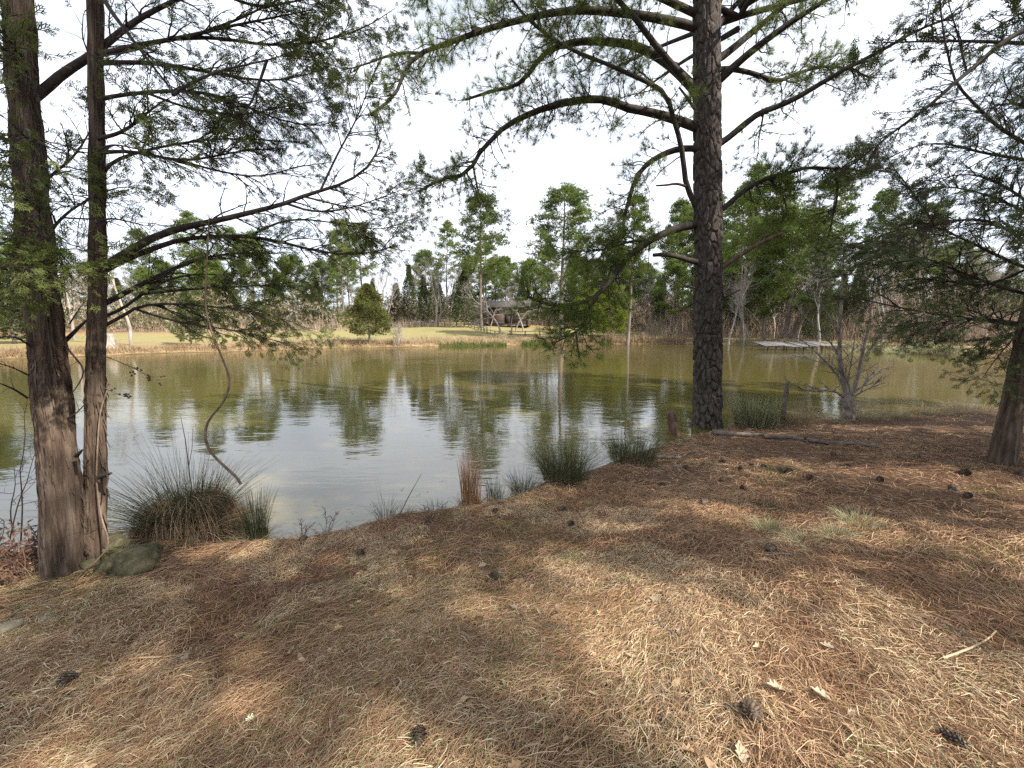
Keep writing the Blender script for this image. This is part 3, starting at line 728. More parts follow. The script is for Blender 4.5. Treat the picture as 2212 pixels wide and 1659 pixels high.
def cedar_limb(tree, P, r0, den, fol, rng_len=.5, leafmat='cedar_leaf', size=.07, bias=None, limbmat='cedar_limb', wm=1.15, n2=6, tstart=.25, droop=-.35):
    n = len(P); R = r0 * np.linspace(1, .2, n)
    ln = np.linalg.norm(np.diff(P, axis=0), axis=1).sum()
    P1, R1, _ = grow(P[None], R[None], max(5, int(17 * ln * den)), tstart, 1, rng_len, .75, 7, .8, (0, 0, droop), .12, .0075, .35, .35, bias)
    P2, R2, _ = grow(P1, R1, n2, .25, 1, rng_len * .42, .65, 5, .9, (0, 0, -.2), .14, .0032, .4, .35)
    br = obj('branch', mesh_from('branch', tubes(P, R, 8) + tubes(P1, R1, 4, False) + tubes(P2, R2, 3, False), True), MT[limbmat], tree)
    Ps, Ds = [], []
    for Q in (P2, P1):
        kk = Q.shape[1]
        for i in range(kk // 2, kk):
            Ps.append(Q[:, i]); Ds.append(nrm(Q[:, i] - Q[:, i - 1]) + RNG.normal(0, .35, (len(Q), 3)))
    Ps = np.concatenate(Ps); Ds = np.concatenate(Ds)
    clump = vnoise(Ps[:, 0] * 4 + 31, Ps[:, 1] * 4 + 7, Ps[:, 2] * 4)
    kp = RNG.uniform(0, 1, len(Ps)) < fol * np.clip((clump - .25) * 2.4, .05, 1.2)
    if kp.sum() > 3:
        obj('foliage', mesh_from('foliage', [sprays(Ps[kp], Ds[kp], size, wm)]), MT[leafmat], br)
    return br
CL = [  # pixels, depth start, depth end, radius, density, foliage
    ([(48, 228), (90, 200), (133, 160), (187, 127), (227, 97), (267, 63), (317, 30), (367, 7), (430, -30), (500, -55)], 2.9, 3.4, .036, 1.0, .5),
    ([(212, 118), (235, 113), (300, 97), (400, 80), (480, 60), (580, 40), (680, 20)], 2.95, 3.8, .022, 1.1, .6),
    ([(212, 136), (240, 135), (333, 135), (433, 152), (520, 170), (610, 175), (700, 150)], 2.95, 3.9, .020, 1.1, .7),
    ([(215, -20), (240, 25), (267, 60), (320, 130), (360, 180), (374, 205)], 2.9, 2.6, .018, .8, .35),
    ([(374, 205), (410, 180), (480, 150), (560, 135), (640, 110)], 2.6, 3.2, .013, 1.2, .6),
    ([(567, 105), (560, 180), (540, 230), (500, 265), (440, 280)], 3.2, 3.1, .012, 1.4, .9),
    ([(212, 215), (260, 205), (330, 198), (420, 195), (500, 215), (600, 260), (690, 275), (740, 255)], 2.95, 3.8, .017, 1.3, .9),
    ([(212, 300), (270, 285), (340, 225), (370, 210)], 2.9, 2.8, .016, 1.2, .9),
    ([(212, 330), (280, 325), (370, 345), (430, 345), (520, 325), (620, 320)], 2.95, 3.6, .017, 1.2, .7),
    ([(212, 385), (245, 345), (330, 320), (450, 300), (560, 300), (660, 310)], 3.0, 4.0, .016, 1.2, .9),
    ([(210, 588), (240, 566), (267, 550), (333, 510), (400, 490), (467, 477), (550, 457), (617, 440), (663, 420), (737, 400), (787, 370), (810, 340), (824, 300)], 2.95, 3.6, .036, .75, .7),
    ([(210, 592), (240, 575), (300, 548), (350, 530), (400, 514), (520, 508), (600, 520), (690, 545), (780, 552), (860, 530)], 2.95, 3.8, .027, 1.0, .8),
    ([(212, 660), (233, 653), (293, 620), (367, 583), (440, 556), (520, 545), (600, 548)], 2.95, 3.7, .026, .9, .7),
    ([(212, 690), (230, 682), (267, 666), (300, 640), (367, 600), (440, 590), (560, 600)], 2.95, 3.5, .015, 1.0, .7),
    ([(212, 710), (233, 700), (277, 676), (300, 660), (367, 655), (433, 660), (533, 670), (620, 690), (670, 712)], 2.95, 3.6, .015, 1.2, .95),
    ([(300, 660), (360, 690), (440, 705), (520, 715), (600, 738), (640, 745)], 3.1, 3.4, .011, 1.3, .95),
    ([(300, 640), (400, 625), (500, 620), (600, 615), (690, 600)], 3.1, 4.0, .013, 1.2, .8),
    ([(600, 445), (680, 460), (760, 450), (840, 420), (900, 400)], 3.4, 3.8, .012, 1.3, 1.0),
    ([(520, 500), (620, 470), (720, 480), (820, 500), (900, 470)], 3.4, 4.2, .012, 1.3, 1.0),
    ([(660, 420), (720, 440), (800, 460), (870, 480)], 3.5, 3.7, .010, 1.3, 1.0),
    ([(700, 405), (730, 330), (770, 260), (800, 180), (830, 100)], 3.5, 4.0, .011, 1.0, .8),
    ([(380, 60), (470, 80), (580, 100), (700, 90), (790, 60), (850, 20)], 3.3, 4.3, .016, 1.3, 1.0),
    ([(450, 10), (550, 20), (650, 0), (760, -20)], 3.3, 4.2, .015, 1.3, 1.0),
    ([(430, 60), (520, 40), (600, 0), (680, -40)], 3.2, 3.6, .013, 1.3, 1.0),
    ([(330, 198), (420, 240), (520, 250), (620, 230), (720, 210)], 3.0, 3.6, .012, 1.3, 1.0),
    ([(380, 345), (470, 370), (560, 385), (640, 360), (720, 350)], 3.1, 3.6, .012, 1.2, .9),
    ([(60, 420), (110, 380), (170, 330), (210, 250)], 2.85, 3.3, .014, 1.0, .8),
    ([(80, 540), (130, 470), (190, 430), (260, 400), (320, 410)], 2.8, 3.2, .014, 1.0, .9),
    ([(60, 330), (20, 300), (-60, 280), (-150, 290)], 2.8, 2.5, .016, 1.2, 1.0),
    ([(70, 440), (20, 400), (-60, 395), (-140, 430)], 2.7, 2.1, .014, 1.4, 1.1),
    ([(45, 120), (0, 60), (-60, 30), (-140, 20)], 2.8, 2.3, .015, 1.3, 1.1),
    ([(60, 280), (70, 290), (60, 310), (30, 350), (-10, 380)], 2.6, 1.7, .010, 1.6, 1.2),
    ([(75, 470), (90, 480), (75, 520), (30, 560), (-20, 590)], 2.6, 1.8, .010, 1.6, 1.3),
    ([(60, 180), (60, 150), (40, 120), (0, 100), (-60, 110)], 2.6, 1.8, .010, 1.5, 1.2),
    ([(100, 600), (80, 590), (40, 580), (-30, 600)], 2.7, 2.0, .010, 1.5, 1.2),
    ([(85, 480), (110, 520), (140, 560), (175, 590)], 2.6, 2.2, .009, 1.4, 1.1),
    ([(212, 480), (240, 470), (280, 480), (330, 490)], 2.9, 2.5, .009, 1.4, 1.0),
    ([(205, 420), (190, 430), (160, 450), (120, 440)], 2.85, 2.4, .009, 1.4, 1.0),
    ([(205, 330), (240, 310), (290, 320), (340, 330)], 2.85, 2.4, .009, 1.4, 1.0),
]
cyo = CY + .35 - 2.85
def snap(pts, y0, y1, made_, n=18):
    """a side branch starts on the nearest limb already there"""
    p0 = pts[0]; best = None
    for Pm in made_:
        d = Pm - EYE; dep = d @ _f; sx = 1106 + (d @ _r) / dep * FPX; sy = 829.5 - (d @ _u) / dep * FPX
        q = (sx - p0[0]) ** 2 + (sy - p0[1]) ** 2; k = int(q.argmin())
        if best is None or q[k] < best[0]: best = (q[k], Pm[k])
    m = len(pts); P = [best[1]] + [at_y(px, py, best[1][1] + (y1 - y0) * (i + 1) / (m - 1)) for i, (px, py) in enumerate(pts[1:])]
    return resample(np.array(P), n)
cmade = []
for pts, y0, y1, r0, den, fol in CL:
    P = snap(pts, y0, y1, cmade) if pts[0][0] > 240 else limb_px(pts, y0 + cyo, y1 + cyo, 18)
    cmade.append(P)
    cedar_limb(cedar, rel(P, cedar), r0, den, fol * .8, .42)
# bare dead limbs and stubs on the stems
for pts, y0, y1, r0 in (([(130, 745), (150, 728), (172, 705), (190, 690)], 2.85, 2.95, .02), ([(150, 700), (170, 668), (185, 650)], 2.85, 2.9, .006), ([(140, 745), (160, 770), (185, 800), (170, 830), (155, 850)], 2.8, 2.75, .008),
                        ([(60, 860), (30, 840), (0, 828), (-40, 815)], 2.65, 2.4, .008), ([(145, 905), (168, 890), (186, 870)], 2.7, 2.75, .007), ([(165, 985), (178, 972)], 2.65, 2.55, .018), ([(228, 1000), (234, 1030), (230, 1055)], 2.75, 2.65, .01),
                        ([(215, 1030), (240, 1022)], 2.75, 2.7, .025), ([(60, 810), (20, 790), (-20, 782)], 2.65, 2.4, .006), ([(80, 760), (50, 735), (20, 725), (-30, 735)], 2.7, 2.3, .009)):
    n = 10; P = rel(limb_px(pts, y0 + cyo, y1 + cyo, n), cedar); R = r0 * np.linspace(1, .4, n)
    ch = tubes(P, R, 6)
    if r0 < .01:
        P1, R1, _ = grow(P[None], R[None], 5, .3, 1, .16, .7, 5, 1, (0, 0, 0), .2, .003); ch += tubes(P1, R1, 3, False)
    obj('dead_stub', mesh_from('dead_stub', ch, True), MT['cedar_limb'], cedar)
# dead twig with small dark seed balls
tw = limb_px([(222, 768), (250, 778), (284, 793), (317, 810), (350, 823), (380, 818)], 2.9 + cyo, 2.95 + cyo, 12); P = rel(tw, cedar); R = .005 * np.linspace(1, .3, 12)
P1, R1, _ = grow(P[None], R[None], 9, .15, 1, .13, .7, 5, 1, (0, 0, -.5), .2, .0022)
P0b = rel(limb_px([(222, 836), (250, 850), (270, 858), (285, 858)], 2.9 + cyo, 2.9 + cyo, 8), cedar)
P1b, R1b, _ = grow(P0b[None], np.full((1, 8), .003), 6, .1, 1, .09, .7, 5, 1, (0, 0, .1), .2, .002)
br = obj('dead_twig', mesh_from('dead_twig', tubes(P, R, 5) + tubes(P1, R1, 3, False) + tubes(P0b, np.full(8, .003), 4) + tubes(P1b, R1b, 3, False), True), MT['dead_wood'], cedar)
def ball(c, r, seg=7, rings=5, sq=(1, 1, 1)):
    v = [[0, 0, 1]]
    for i in range(1, rings):
        for j in range(seg):
            a = math.pi * i / rings; b = 2 * math.pi * j / seg
            v.append([math.sin(a) * math.cos(b), math.sin(a) * math.sin(b), math.cos(a)])
    v.append([0, 0, -1]); f = []
    for j in range(seg):
        f.append([0, 1 + j, 1 + (j + 1) % seg, 1 + (j + 1) % seg])
        for i in range(rings - 2):
            a = 1 + i * seg; f.append([a + j, a + seg + j, a + seg + (j + 1) % seg, a + (j + 1) % seg])
        e = 1 + (rings - 2) * seg; f.append([e + j, len(v) - 1, e + (j + 1) % seg, e + (j + 1) % seg])
    tri = [q[:3] for q in f if q[2] == q[3]]; quad = [q for q in f if q[2] != q[3]]
    V = np.array(v) * r * np.array(sq) + np.array(c)
    return [(V, np.array(tri)), (V, np.array(quad))]
pm = mesh_from('seed_ball', ball((0, 0, 0), .0085), True)
for q in np.concatenate([P1[:, -1], P1[:, 3], P1b[:, -1], P1b[:, 2]])[::1]:
    o = obj('seed_ball', pm, MT['pod'], br); o.location = q

# ------------------------------------------------------------------ cedar at the right edge
rb_ = on_ground(2166, 1000); RY = float(rb_[1])
rc = empty('cedar_tree', rb_); tag(rc, 'leaning cedar with drooping dark foliage at the right edge', 'cedar tree')
Pr = np.array([rb_ + np.array([0, 0, -.25])] + [at_y(x, y, RY + .03 * i) for i, (x, y) in enumerate(((2166, 1000), (2178, 920), (2192, 850), (2206, 780), (2224, 700), (2244, 600), (2262, 480), (2275, 350), (2284, 200), (2290, 0)))])
Pr = np.concatenate([Pr, [Pr[-1] + [0, .1, 1.5], Pr[-1] + [.1, .2, 3.2]]])
Rr = .68 * np.array([.19, .175, .15, .14, .135, .13, .125, .12, .11, .10, .085, .05, .02])
obj('trunk', trunk_mesh('trunk', rel(Pr, rc), Rr, 70, 300, lambda a, s, r: strips(a, s, r, .014, 9), .05, .035, 2.2), MT['cedar_bark'], rc)
RL = [
    ([(2222, 712), (2190, 700), (2100, 690), (2030, 680), (1960, 668), (1900, 655), (1830, 640)], 0, .5, .026, 1.0, .9),
    ([(2222, 700), (2150, 690), (2060, 685), (1980, 700), (1920, 705)], 0, -.6, .016, 1.3, 1.0),
    ([(2235, 640), (2160, 620), (2080, 590), (2010, 560), (1940, 545)], 0, .6, .022, 1.3, 1.1),
    ([(2245, 590), (2170, 560), (2090, 520), (2000, 480), (1930, 470)], 0, .3, .022, 1.4, 1.1),
    ([(2250, 560), (2190, 500), (2120, 470), (2040, 480), (1960, 510), (1880, 530)], 0, -.7, .020, 1.4, 1.1),
    ([(2262, 480), (2180, 440), (2100, 410), (2020, 400), (1950, 420)], 0, .8, .020, 1.4, 1.0),
    ([(2262, 470), (2200, 420), (2130, 380), (2060, 375), (2000, 400)], 0, -.5, .018, 1.4, 1.0),
    ([(2275, 360), (2212, 345), (2150, 335), (2100, 325), (2050, 310), (1990, 310), (1930, 335)], 0, .4, .022, 1.0, .75),
    ([(2280, 340), (2212, 310), (2150, 270), (2110, 230), (2063, 180), (2050, 130), (2035, 60), (2030, -20)], 0, .2, .024, .9, .7),
    ([(2290, 30), (2212, 63), (2157, 97), (2107, 143), (2060, 180), (2007, 230), (1940, 277), (1890, 317), (1850, 350), (1820, 370)], 0, .1, .034, .9, .75),
    ([(2260, 560), (2200, 590), (2130, 620), (2060, 610), (1990, 600), (1930, 610), (1880, 600)], 0, 1.0, .018, 1.4, 1.1),
    ([(2230, 690), (2180, 740), (2140, 790), (2120, 820)], 0, -.3, .012, 1.5, 1.1),
    ([(2225, 720), (2150, 730), (2080, 740), (2020, 735)], 0, .5, .013, 1.3, 1.0),
    ([(2280, 250), (2220, 230), (2160, 220), (2110, 260)], 0, -.4, .016, 1.1, .8),
    ([(2290, 120), (2240, 120), (2190, 170), (2170, 220)], 0, .5, .014, 1.0, .7),
    ([(2285, 160), (2330, 120), (2420, 100), (2520, 90)], 0, -.5, .024, 1.0, 1.0),
    ([(2260, 500), (2340, 470), (2440, 450)], 0, -.6, .024, 1.2, 1.0),
    ([(2285, 300), (2360, 260), (2450, 220)], 0, .6, .024, 1.2, 1.0),
    ([(2255, 560), (2270, 540), (2280, 520), (2270, 480)], 0, -1.6, .02, 1.2, 1.0),
    ([(2280, 200), (2290, 140), (2280, 60)], 0, -1.6, .02, 1.2, 1.0),
    ([(2100, 150), (2070, 80), (2050, 10), (2040, -30)], -.0, .1, .012, 1.1, .7),
    ([(2020, 470), (1960, 400), (1920, 350), (1900, 300)], 0, .2, .012, 1.2, .8),
    ([(1990, 480), (1930, 500), (1870, 520), (1800, 545)], .2, .5, .012, 1.5, 1.2),
    ([(2000, 560), (1920, 570), (1850, 590), (1790, 600)], .3, .6, .012, 1.5, 1.2),
]
rmade = []
for pts, y0, y1, r0, den, fol in RL:
    P = snap(pts, y0, y1, rmade, 16) if pts[0][0] < 2150 else limb_px(pts, RY + .25 + y0, RY + .25 + y1, 16)
    rmade.append(P)
    cedar_limb(rc, rel(P, rc), r0, den, fol * .62, .55, 'cedar_leaf_b', .085, wm=1.2, n2=6, tstart=.15)
P0 = Pr[-4]
for i in range(9):   # crown above the picture
    a = i * 2.4 + .3; z = .8 + i * .3; ln = 2.0 - i * .16
    p = Pr[9] + np.array([0, 0, z - .6]); d = np.array([math.cos(a), math.sin(a), .35])
    P = rel(resample(np.array([p, p + d * ln * .5, p + d * ln + np.array([0, 0, -.1])]), 10), rc)
    cedar_limb(rc, P, .025, .6, .9, .5, 'cedar_leaf_b', .14, wm=1.5, n2=4)

# ================================================================== THINGS ON THE NEAR BANK
# ------------------------------------------------------------------ small bare tree with burls, right
sb = on_ground(1832, 906); SY = float(sb[1])
st = empty('bare_tree', sb); tag(st, 'small leafless tree with a burled base standing at the water', 'tree')
P = rel([sb + np.array([0, 0, -.2])] + [at_y(x, y, SY) for x, y in ((1832, 903), (1832, 880), (1831, 862), (1832, 848))], st)
def burl(a, s, r):
    return .05 * (vnoise(a * 2.2, s * 9) - .4) + .03 * (vnoise(a * 5, s * 22) - .5) + .012 * np.exp(-((s - .62) / .12) ** 2)
obj('trunk', trunk_mesh('trunk', P, [.14, .125, .10, .115, .095], 48, 60, burl, .06, .07, 3), MT['small_bark'], st)
SL = [([(1830, 862), (1824, 831), (1813, 778), (1815, 707), (1817, 670), (1820, 600), (1825, 540)], .055, .0, 1.0), ([(1838, 860), (1849, 835), (1863, 778), (1874, 725), (1884, 670), (1890, 610)], .05, .2, 1.0),
      ([(1826, 860), (1803, 842), (1757, 846), (1728, 838), (1700, 824)], .03, -.4, 1.2), ([(1826, 850), (1800, 800), (1760, 760), (1730, 735), (1690, 715)], .028, .5, 1.0),
      ([(1822, 790), (1800, 745), (1770, 715), (1745, 690), (1720, 660)], .022, .4, 1.0), ([(1842, 850), (1880, 820), (1900, 800), (1925, 778)], .026, .3, 1.1), ([(1836, 846), (1830, 810), (1790, 790), (1750, 775), (1715, 770)], .02, -.2, 1.0),
      ([(1842, 858), (1870, 845), (1900, 830), (1915, 815)], .02, -.3, 1.0), ([(1815, 730), (1800, 690), (1780, 660), (1770, 630)], .018, .2, 1.0), ([(1866, 770), (1890, 740), (1920, 720), (1950, 690)], .018, .2, 1.0),
      ([(1832, 850), (1836, 800), (1845, 750), (1850, 700)], .022, -.2, 1.0)]
for pts, r0, dy, den in SL:
    P = rel(limb_px(pts, SY, SY + dy, 14), st); P = P + np.cumsum(RNG.normal(0, .006, P.shape), 0); R = r0 * np.linspace(1, .2, 14)
    ln = np.linalg.norm(np.diff(P, axis=0), axis=1).sum()
    P1, R1, _ = grow(P[None], R[None], int(8 * ln * den) + 3, .2, 1, .5, .65, 6, 1, (0, 0, .3), .16, .012, .3)
    P2, R2, _ = grow(P1, R1, 3, .2, 1, .2, .7, 4, 1, (0, 0, .2), .2, .005, .4)
    obj('branch', mesh_from('branch', tubes(P, R, 7) + tubes(P1, R1, 4, False) + tubes(P2, R2, 3, False), True), MT['small_bark'], st)

# ------------------------------------------------------------------ fence post, stump, logs
pp = on_ground(1690, 918); pt = at_y(1690, 826, pp[1])
Hh = pt[2] - pp[2]
def knots(a, s, r): return .012 * (vnoise(a * 2.5, s * 3) - .5) + .006 * (vnoise(a * 9, s * 5) - .5)
def capd(me_chunks): return me_chunks
pm_ = trunk_mesh('wooden_post', np.array([[0, 0, -.3], [.0, 0, .3], [.01, 0, Hh * .6], [.015, 0, Hh], [.015, 0, Hh + .004]]), [.05, .048, .046, .044, .004], 22, 60, knots, .03)
o = obj('wooden_post', pm_, MT['dead_wood']); o.location = pp; tag(o, 'weathered grey wooden post among the rushes right of the big pine', 'post')
s0 = on_ground(1458, 938); s1 = at_y(1448, 890, s0[1] - .02)
d = s1 - s0
P = np.array([[0, 0, 0] - d * .35, [0, 0, 0], d * .5, d, d * 1.004]); 
me_ = trunk_mesh('cut_stump', P, [.115, .108, .10, .095, .004], 28, 60, lambda a, s, r: .02 * (vnoise(a * 2, s * 4) - .5) + .008 * (vnoise(a * 8, s * 6) - .5), .05, .04, 2)
o = obj('cut_stump', me_, MT['red_wood']); o.location = s0; tag(o, 'leaning reddish cut stump at the foot of the big pine', 'stump')
def ground_stick(name, pxs, r0, r1, mat, label, cat, twigs=0, lift=.02, n=26, group=None, sides=8):
    q = np.array([on_ground(*p) for p in pxs]); base = q[0].copy()
    P = resample(q, n); P[:, 2] = hz(P[:, 0], P[:, 1]) + lift + np.linspace(r0, r1, n) * .6
    P = P - base; P = P + np.cumsum(RNG.normal(0, r0 * .06, P.shape), 0)
    R = np.linspace(r0, r1, n) * (1 + .12 * (vnoise(np.arange(n) * .7, np.full(n, r0 * 50)) - .5))
    root = empty(name, base); tag(root, label, cat, group)
    obj('stem', mesh_from('stem', tubes(P, R, sides), True), MT[mat], root)
    if twigs:
        P1, R1, _ = grow(P[None], R[None], twigs, .2, 1, .25, .7, 6, 1, (0, 0, .25), .15, r0 * .4)
        for i in range(len(P1)):
            obj('twig', mesh_from('twig', tubes(P1[i], R1[i], 5), True), MT[mat], root)
    return root
ground_stick('fallen_log', [(1538, 938), (1590, 943), (1640, 943), (1700, 948), (1760, 957), (1830, 962), (1892, 968)], .052, .022, 'dead_wood', 'long thin grey log lying on needles in front of the big pine', 'log', 2)
ground_stick('fallen_branch', [(1400, 990), (1430, 992), (1460, 994), (1480, 988), (1504, 978)], .026, .012, 'dead_wood', 'short dark fallen branch on the bank left of the long log', 'branch', 3)
ground_stick('fallen_twig', [(280, 1432), (330, 1428), (380, 1424), (415, 1418)], .006, .004, 'leaf_tan', 'pale straight twig lying below the mossy rocks', 'twig')
ground_stick('fallen_twig', [(1395, 2 + 1345), (1430, 1358), (1450, 1372), (1454, 1378)], .005, .007, 'dead_wood', 'small lichen covered twig in the lower middle of the ground', 'twig', 1)
ground_stick('fallen_twig', [(2090, 1165), (2125, 1178), (2150, 1192), (2170, 1205)], .006, .006, 'leaf_tan', 'pale split twig on the needles at far right', 'twig')
ground_stick('fallen_twig', [(1650, 1205), (1680, 1203), (1712, 1206)], .008, .006, 'dead_wood', 'short dark stick beside the grey green grass tufts', 'twig')
ground_stick('fallen_twig', [(1170, 1355), (1210, 1362), (1240, 1380), (1262, 1392)], .004, .003, 'dead_wood', 'thin bent twig in the middle of the foreground', 'twig', 1)
ground_stick('fallen_twig', [(2035, 1430), (2085, 1415), (2130, 1390), (2150, 1370)], .006, .004, 'straw', 'curved straw coloured stick in the lower right ground', 'twig')
ground_stick('fallen_twig', [(1000, 1196), (1060, 1202), (1100, 1200)], .006, .004, 'dead_wood', 'dark thin twig on the bank below the red grass clump', 'twig', 2)
ground_stick('fallen_twig', [(640, 1275), (700, 1265), (760, 1268)], .004, .003, 'dead_wood', 'thin twig on the shaded slope right of the rocks', 'twig', 1)

# ------------------------------------------------------------------ vines
vp = limb_px([(452, 470), (447, 560), (444, 620), (443, 663), (457, 720), (477, 766), (497, 816), (493, 846), (480, 873), (450, 906), (442, 936), (446, 960), (457, 980), (483, 1006), (513, 1032), (520, 1046)], 3.1 + cyo, 3.2 + cyo, 60)
vb = vp[-1].copy(); root = empty('hanging_vine', vb); tag(root, 'curving pale vine hanging from the cedar limb down to the rushes', 'vine')
obj('stem', mesh_from('stem', tubes(vp - vb, np.linspace(.005, .013, 60), 7), True), MT['vine'], root)
P1, R1, _ = grow((vp - vb)[None], np.full((1, 60), .01), 12, 0, .4, .25, .5, 6, 1, (0, 0, -.5), .2, .003)
obj('tendril', mesh_from('tendril', tubes(P1, R1, 3, False), True), MT['vine'], root)
q = [at_y(x, y, CY + dy) for x, y, dy in ((236, 830, .45), (226, 860, .34), (216, 890, .325), (212, 940, .305), (209, 1000, .28), (208, 1040, .26), (214, 1090, .23), (222, 1130, .19), (234, 1160, .13), (234, 1185, .02), (214, 1205, -.03), (196, 1226, -.06))]
q += [on_ground(x, y) + np.array([0, 0, .015]) for x, y in ((180, 1240), (158, 1262), (120, 1278), (80, 1296), (40, 1325), (5, 1352), (-40, 1385))]
vp = resample(np.array(q), 60); vb = vp[35].copy(); root = empty('creeping_vine', vb); tag(root, 'thin pale vine climbing the cedar and trailing along the ground', 'vine')
obj('stem', mesh_from('stem', tubes(vp - vb, np.linspace(.0055, .0075, 60), 7), True), MT['vine'], root)

# ------------------------------------------------------------------ rushes and grasses
def blades(n, h, spread, w, lean=(.1, .7), rad=.1, k=6, droop=.25, bias=(0, 0), rng=RNG):
    a = rng.uniform(0, 2 * math.pi, n); r = rad * np.sqrt(rng.uniform(0, 1, n)); s = np.linspace(0, 1, k)
    H = h * rng.uniform(.5, 1.1, n); ln = rng.uniform(lean[0], lean[1], n) * spread
    a2 = a + rng.normal(0, .5, n)
    P = np.zeros((n, k, 3))
    P[..., 0] = (r * np.cos(a))[:, None] + (np.cos(a2) * ln * H)[:, None] * s[None] ** 1.4 + bias[0] * H[:, None] * s[None]
    P[..., 1] = (r * np.sin(a))[:, None] + (np.sin(a2) * ln * H)[:, None] * s[None] ** 1.4 + bias[1] * H[:, None] * s[None]
    P[..., 2] = H[:, None] * (s[None] - droop * ln[:, None] * s[None] ** 2.5) - .03
    return ribbons(P, w * rng.uniform(.7, 1.2, n), tip=.25)
def clump(name, px, py, label, cat, parts, group=None, pos=None):
    q = on_ground(px, py) if pos is None else pos
    root = empty(name, q); tag(root, label, cat, group)
    for pname, mat, ch in parts:
        obj(pname, mesh_from(pname, ch if isinstance(ch, list) else [ch]), MT[mat], root)
    return root
def thatch(n, r0, r1, ztop, w):
    """dead blades hanging over the outside of a clump"""
    a = RNG.uniform(0, 2 * math.pi, n); z = ztop * RNG.uniform(.35, 1.1, n); ra = r0 * RNG.uniform(.6, 1.1, n); rb = r1 * RNG.uniform(.7, 1.15, n); a2 = a + RNG.normal(0, .35, n); s_ = np.linspace(0, 1, 6)
    rr = ra[:, None] + (rb - ra)[:, None] * s_[None] ** .7; aa = a[:, None] + (a2 - a)[:, None] * s_[None]
    zz = z[:, None] * (1 + .25 * s_[None] - 1.25 * s_[None] ** 2) + RNG.uniform(0, .06, n)[:, None]
    return ribbons(np.stack([rr * np.cos(aa), rr * np.sin(aa), zz], -1), w * RNG.uniform(.7, 1.2, n), tip=.3)
clump('rush_clump', 412, 1150, 'huge dark rush clump with brown base beside the two stemmed cedar', 'rush clump', [
    ('green_blades', 'rush_green', [blades(800, .85, .85, .0045, (.05, 1.0), .22), blades(70, 1.2, .45, .004, (.05, .5), .16), blades(260, .95, .9, .005, (.5, 1.2), .2, bias=(-.35, 0))]),
    ('dead_blades', 'rush_dead', [blades(1000, .58, .8, .0055, (.2, 1.3), .34, droop=.6), blades(900, .42, 1.1, .006, (.4, 1.6), .38, droop=.75)]),
    ('thatch', 'rush_dead', [thatch(1500, .2, .46, .42, .006)]), ('dark_thatch', 'bramble', [thatch(1300, .22, .42, .34, .007)]),
    ('base_litter', 'bramble', [blades(1500, .28, 1.1, .006, (.2, 1.5), .34, droop=.5)])])
clump('rush_clump', 555, 1158, 'thin dark rush clump standing alone right of the huge one', 'rush clump', [
    ('green_blades', 'rush_green', blades(260, .58, .5, .0045, (.02, .7), .10)), ('dead_blades', 'rush_dead', blades(90, .2, 1, .005, (.2, 1.2), .09, droop=.6))])
clump('shrub_stem', 432, 1160, 'tall thin bare shoots rising out of the huge rush clump', 'shoots', [
    ('shoot', 'bramble', tubes(np.array([[0, 0, 0], [-.03, 0, .55], [-.05, .02, 1.1], [-.07, .02, 1.35]]), np.array([.006, .005, .004, .002]), 5) + tubes(np.array([[-.05, .02, .8], [.0, .03, 1.0], [.04, .03, 1.25]]), np.array([.003, .003, .0015]), 4) + tubes(np.array([[.1, 0, 0], [.18, 0, .4], [.3, 0, .75]]), np.array([.005, .004, .002]), 4))])
clump('grass_clump', 832, 1118, 'sparse grass clump with two tall thin stems over the water', 'grass clump', [
    ('green_blades', 'rush_green', blades(60, .3, .8, .0035, (.1, 1.0), .09)), ('dead_blades', 'pale_grass', [blades(60, .2, 1, .004, (.2, 1.2), .1, droop=.5), blades(7, .62, .3, .003, (.1, .7), .05)])])
clump('grass_clump', 872, 1114, 'short grass clump with one dark leaning shoot by the water', 'grass clump', [
    ('green_blades', 'rush_green', blades(60, .15, .8, .0035, (.1, 1.0), .1)), ('dead_blades', 'pale_grass', blades(80, .14, 1, .004, (.2, 1.3), .1, droop=.5)),
    ('shoot', 'bramble', tubes(np.array([[-.05, 0, 0], [.06, 0, .22], [.22, 0, .5]]), np.array([.006, .005, .002]), 5))])
clump('grass_clump', 940, 1104, 'low green grass clump just left of the red grass', 'grass clump', [
    ('green_blades', 'rush_green', blades(140, .17, .9, .004, (.2, 1.2), .14, droop=.5)), ('dead_blades', 'pale_grass', blades(60, .13, 1, .004, (.2, 1.3), .14, droop=.5))])
clump('bluestem_clump', 1017, 1090, 'upright orange red dry grass clump at the shore', 'grass clump', [
    ('stalks', 'bluestem', [blades(300, .78, .22, .005, (.02, .55), .12, droop=.6)]), ('base_blades', 'bluestem', blades(200, .2, 1, .005, (.2, 1.1), .14, droop=.5))])
clump('rush_clump', 1068, 1078, 'narrow dark rush clump touching the red grass', 'rush clump', [
    ('green_blades', 'rush_green', blades(150, .36, .5, .0042, (.02, .6), .10)), ('dead_blades', 'rush_dead', blades(90, .2, 1, .005, (.2, 1.2), .12, droop=.6))])
clump('rush_clump', 1130, 1062, 'low spreading rush clump between the narrow and the broad one', 'rush clump', [
    ('green_blades', 'rush_green', blades(220, .36, .9, .0045, (.05, .9), .16)), ('dead_blades', 'rush_dead', blades(120, .2, 1, .005, (.2, 1.2), .18, droop=.6))])
clump('rush_clump', 1218, 1036, 'broad dense green rush clump in the middle of the shore', 'rush clump', [
    ('green_blades', 'rush_green', [blades(620, .62, .85, .005, (.03, 1.0), .28), blades(70, .85, .4, .004, (.03, .6), .22)]), ('dead_blades', 'rush_dead', blades(240, .26, 1, .006, (.2, 1.2), .28, droop=.6))])
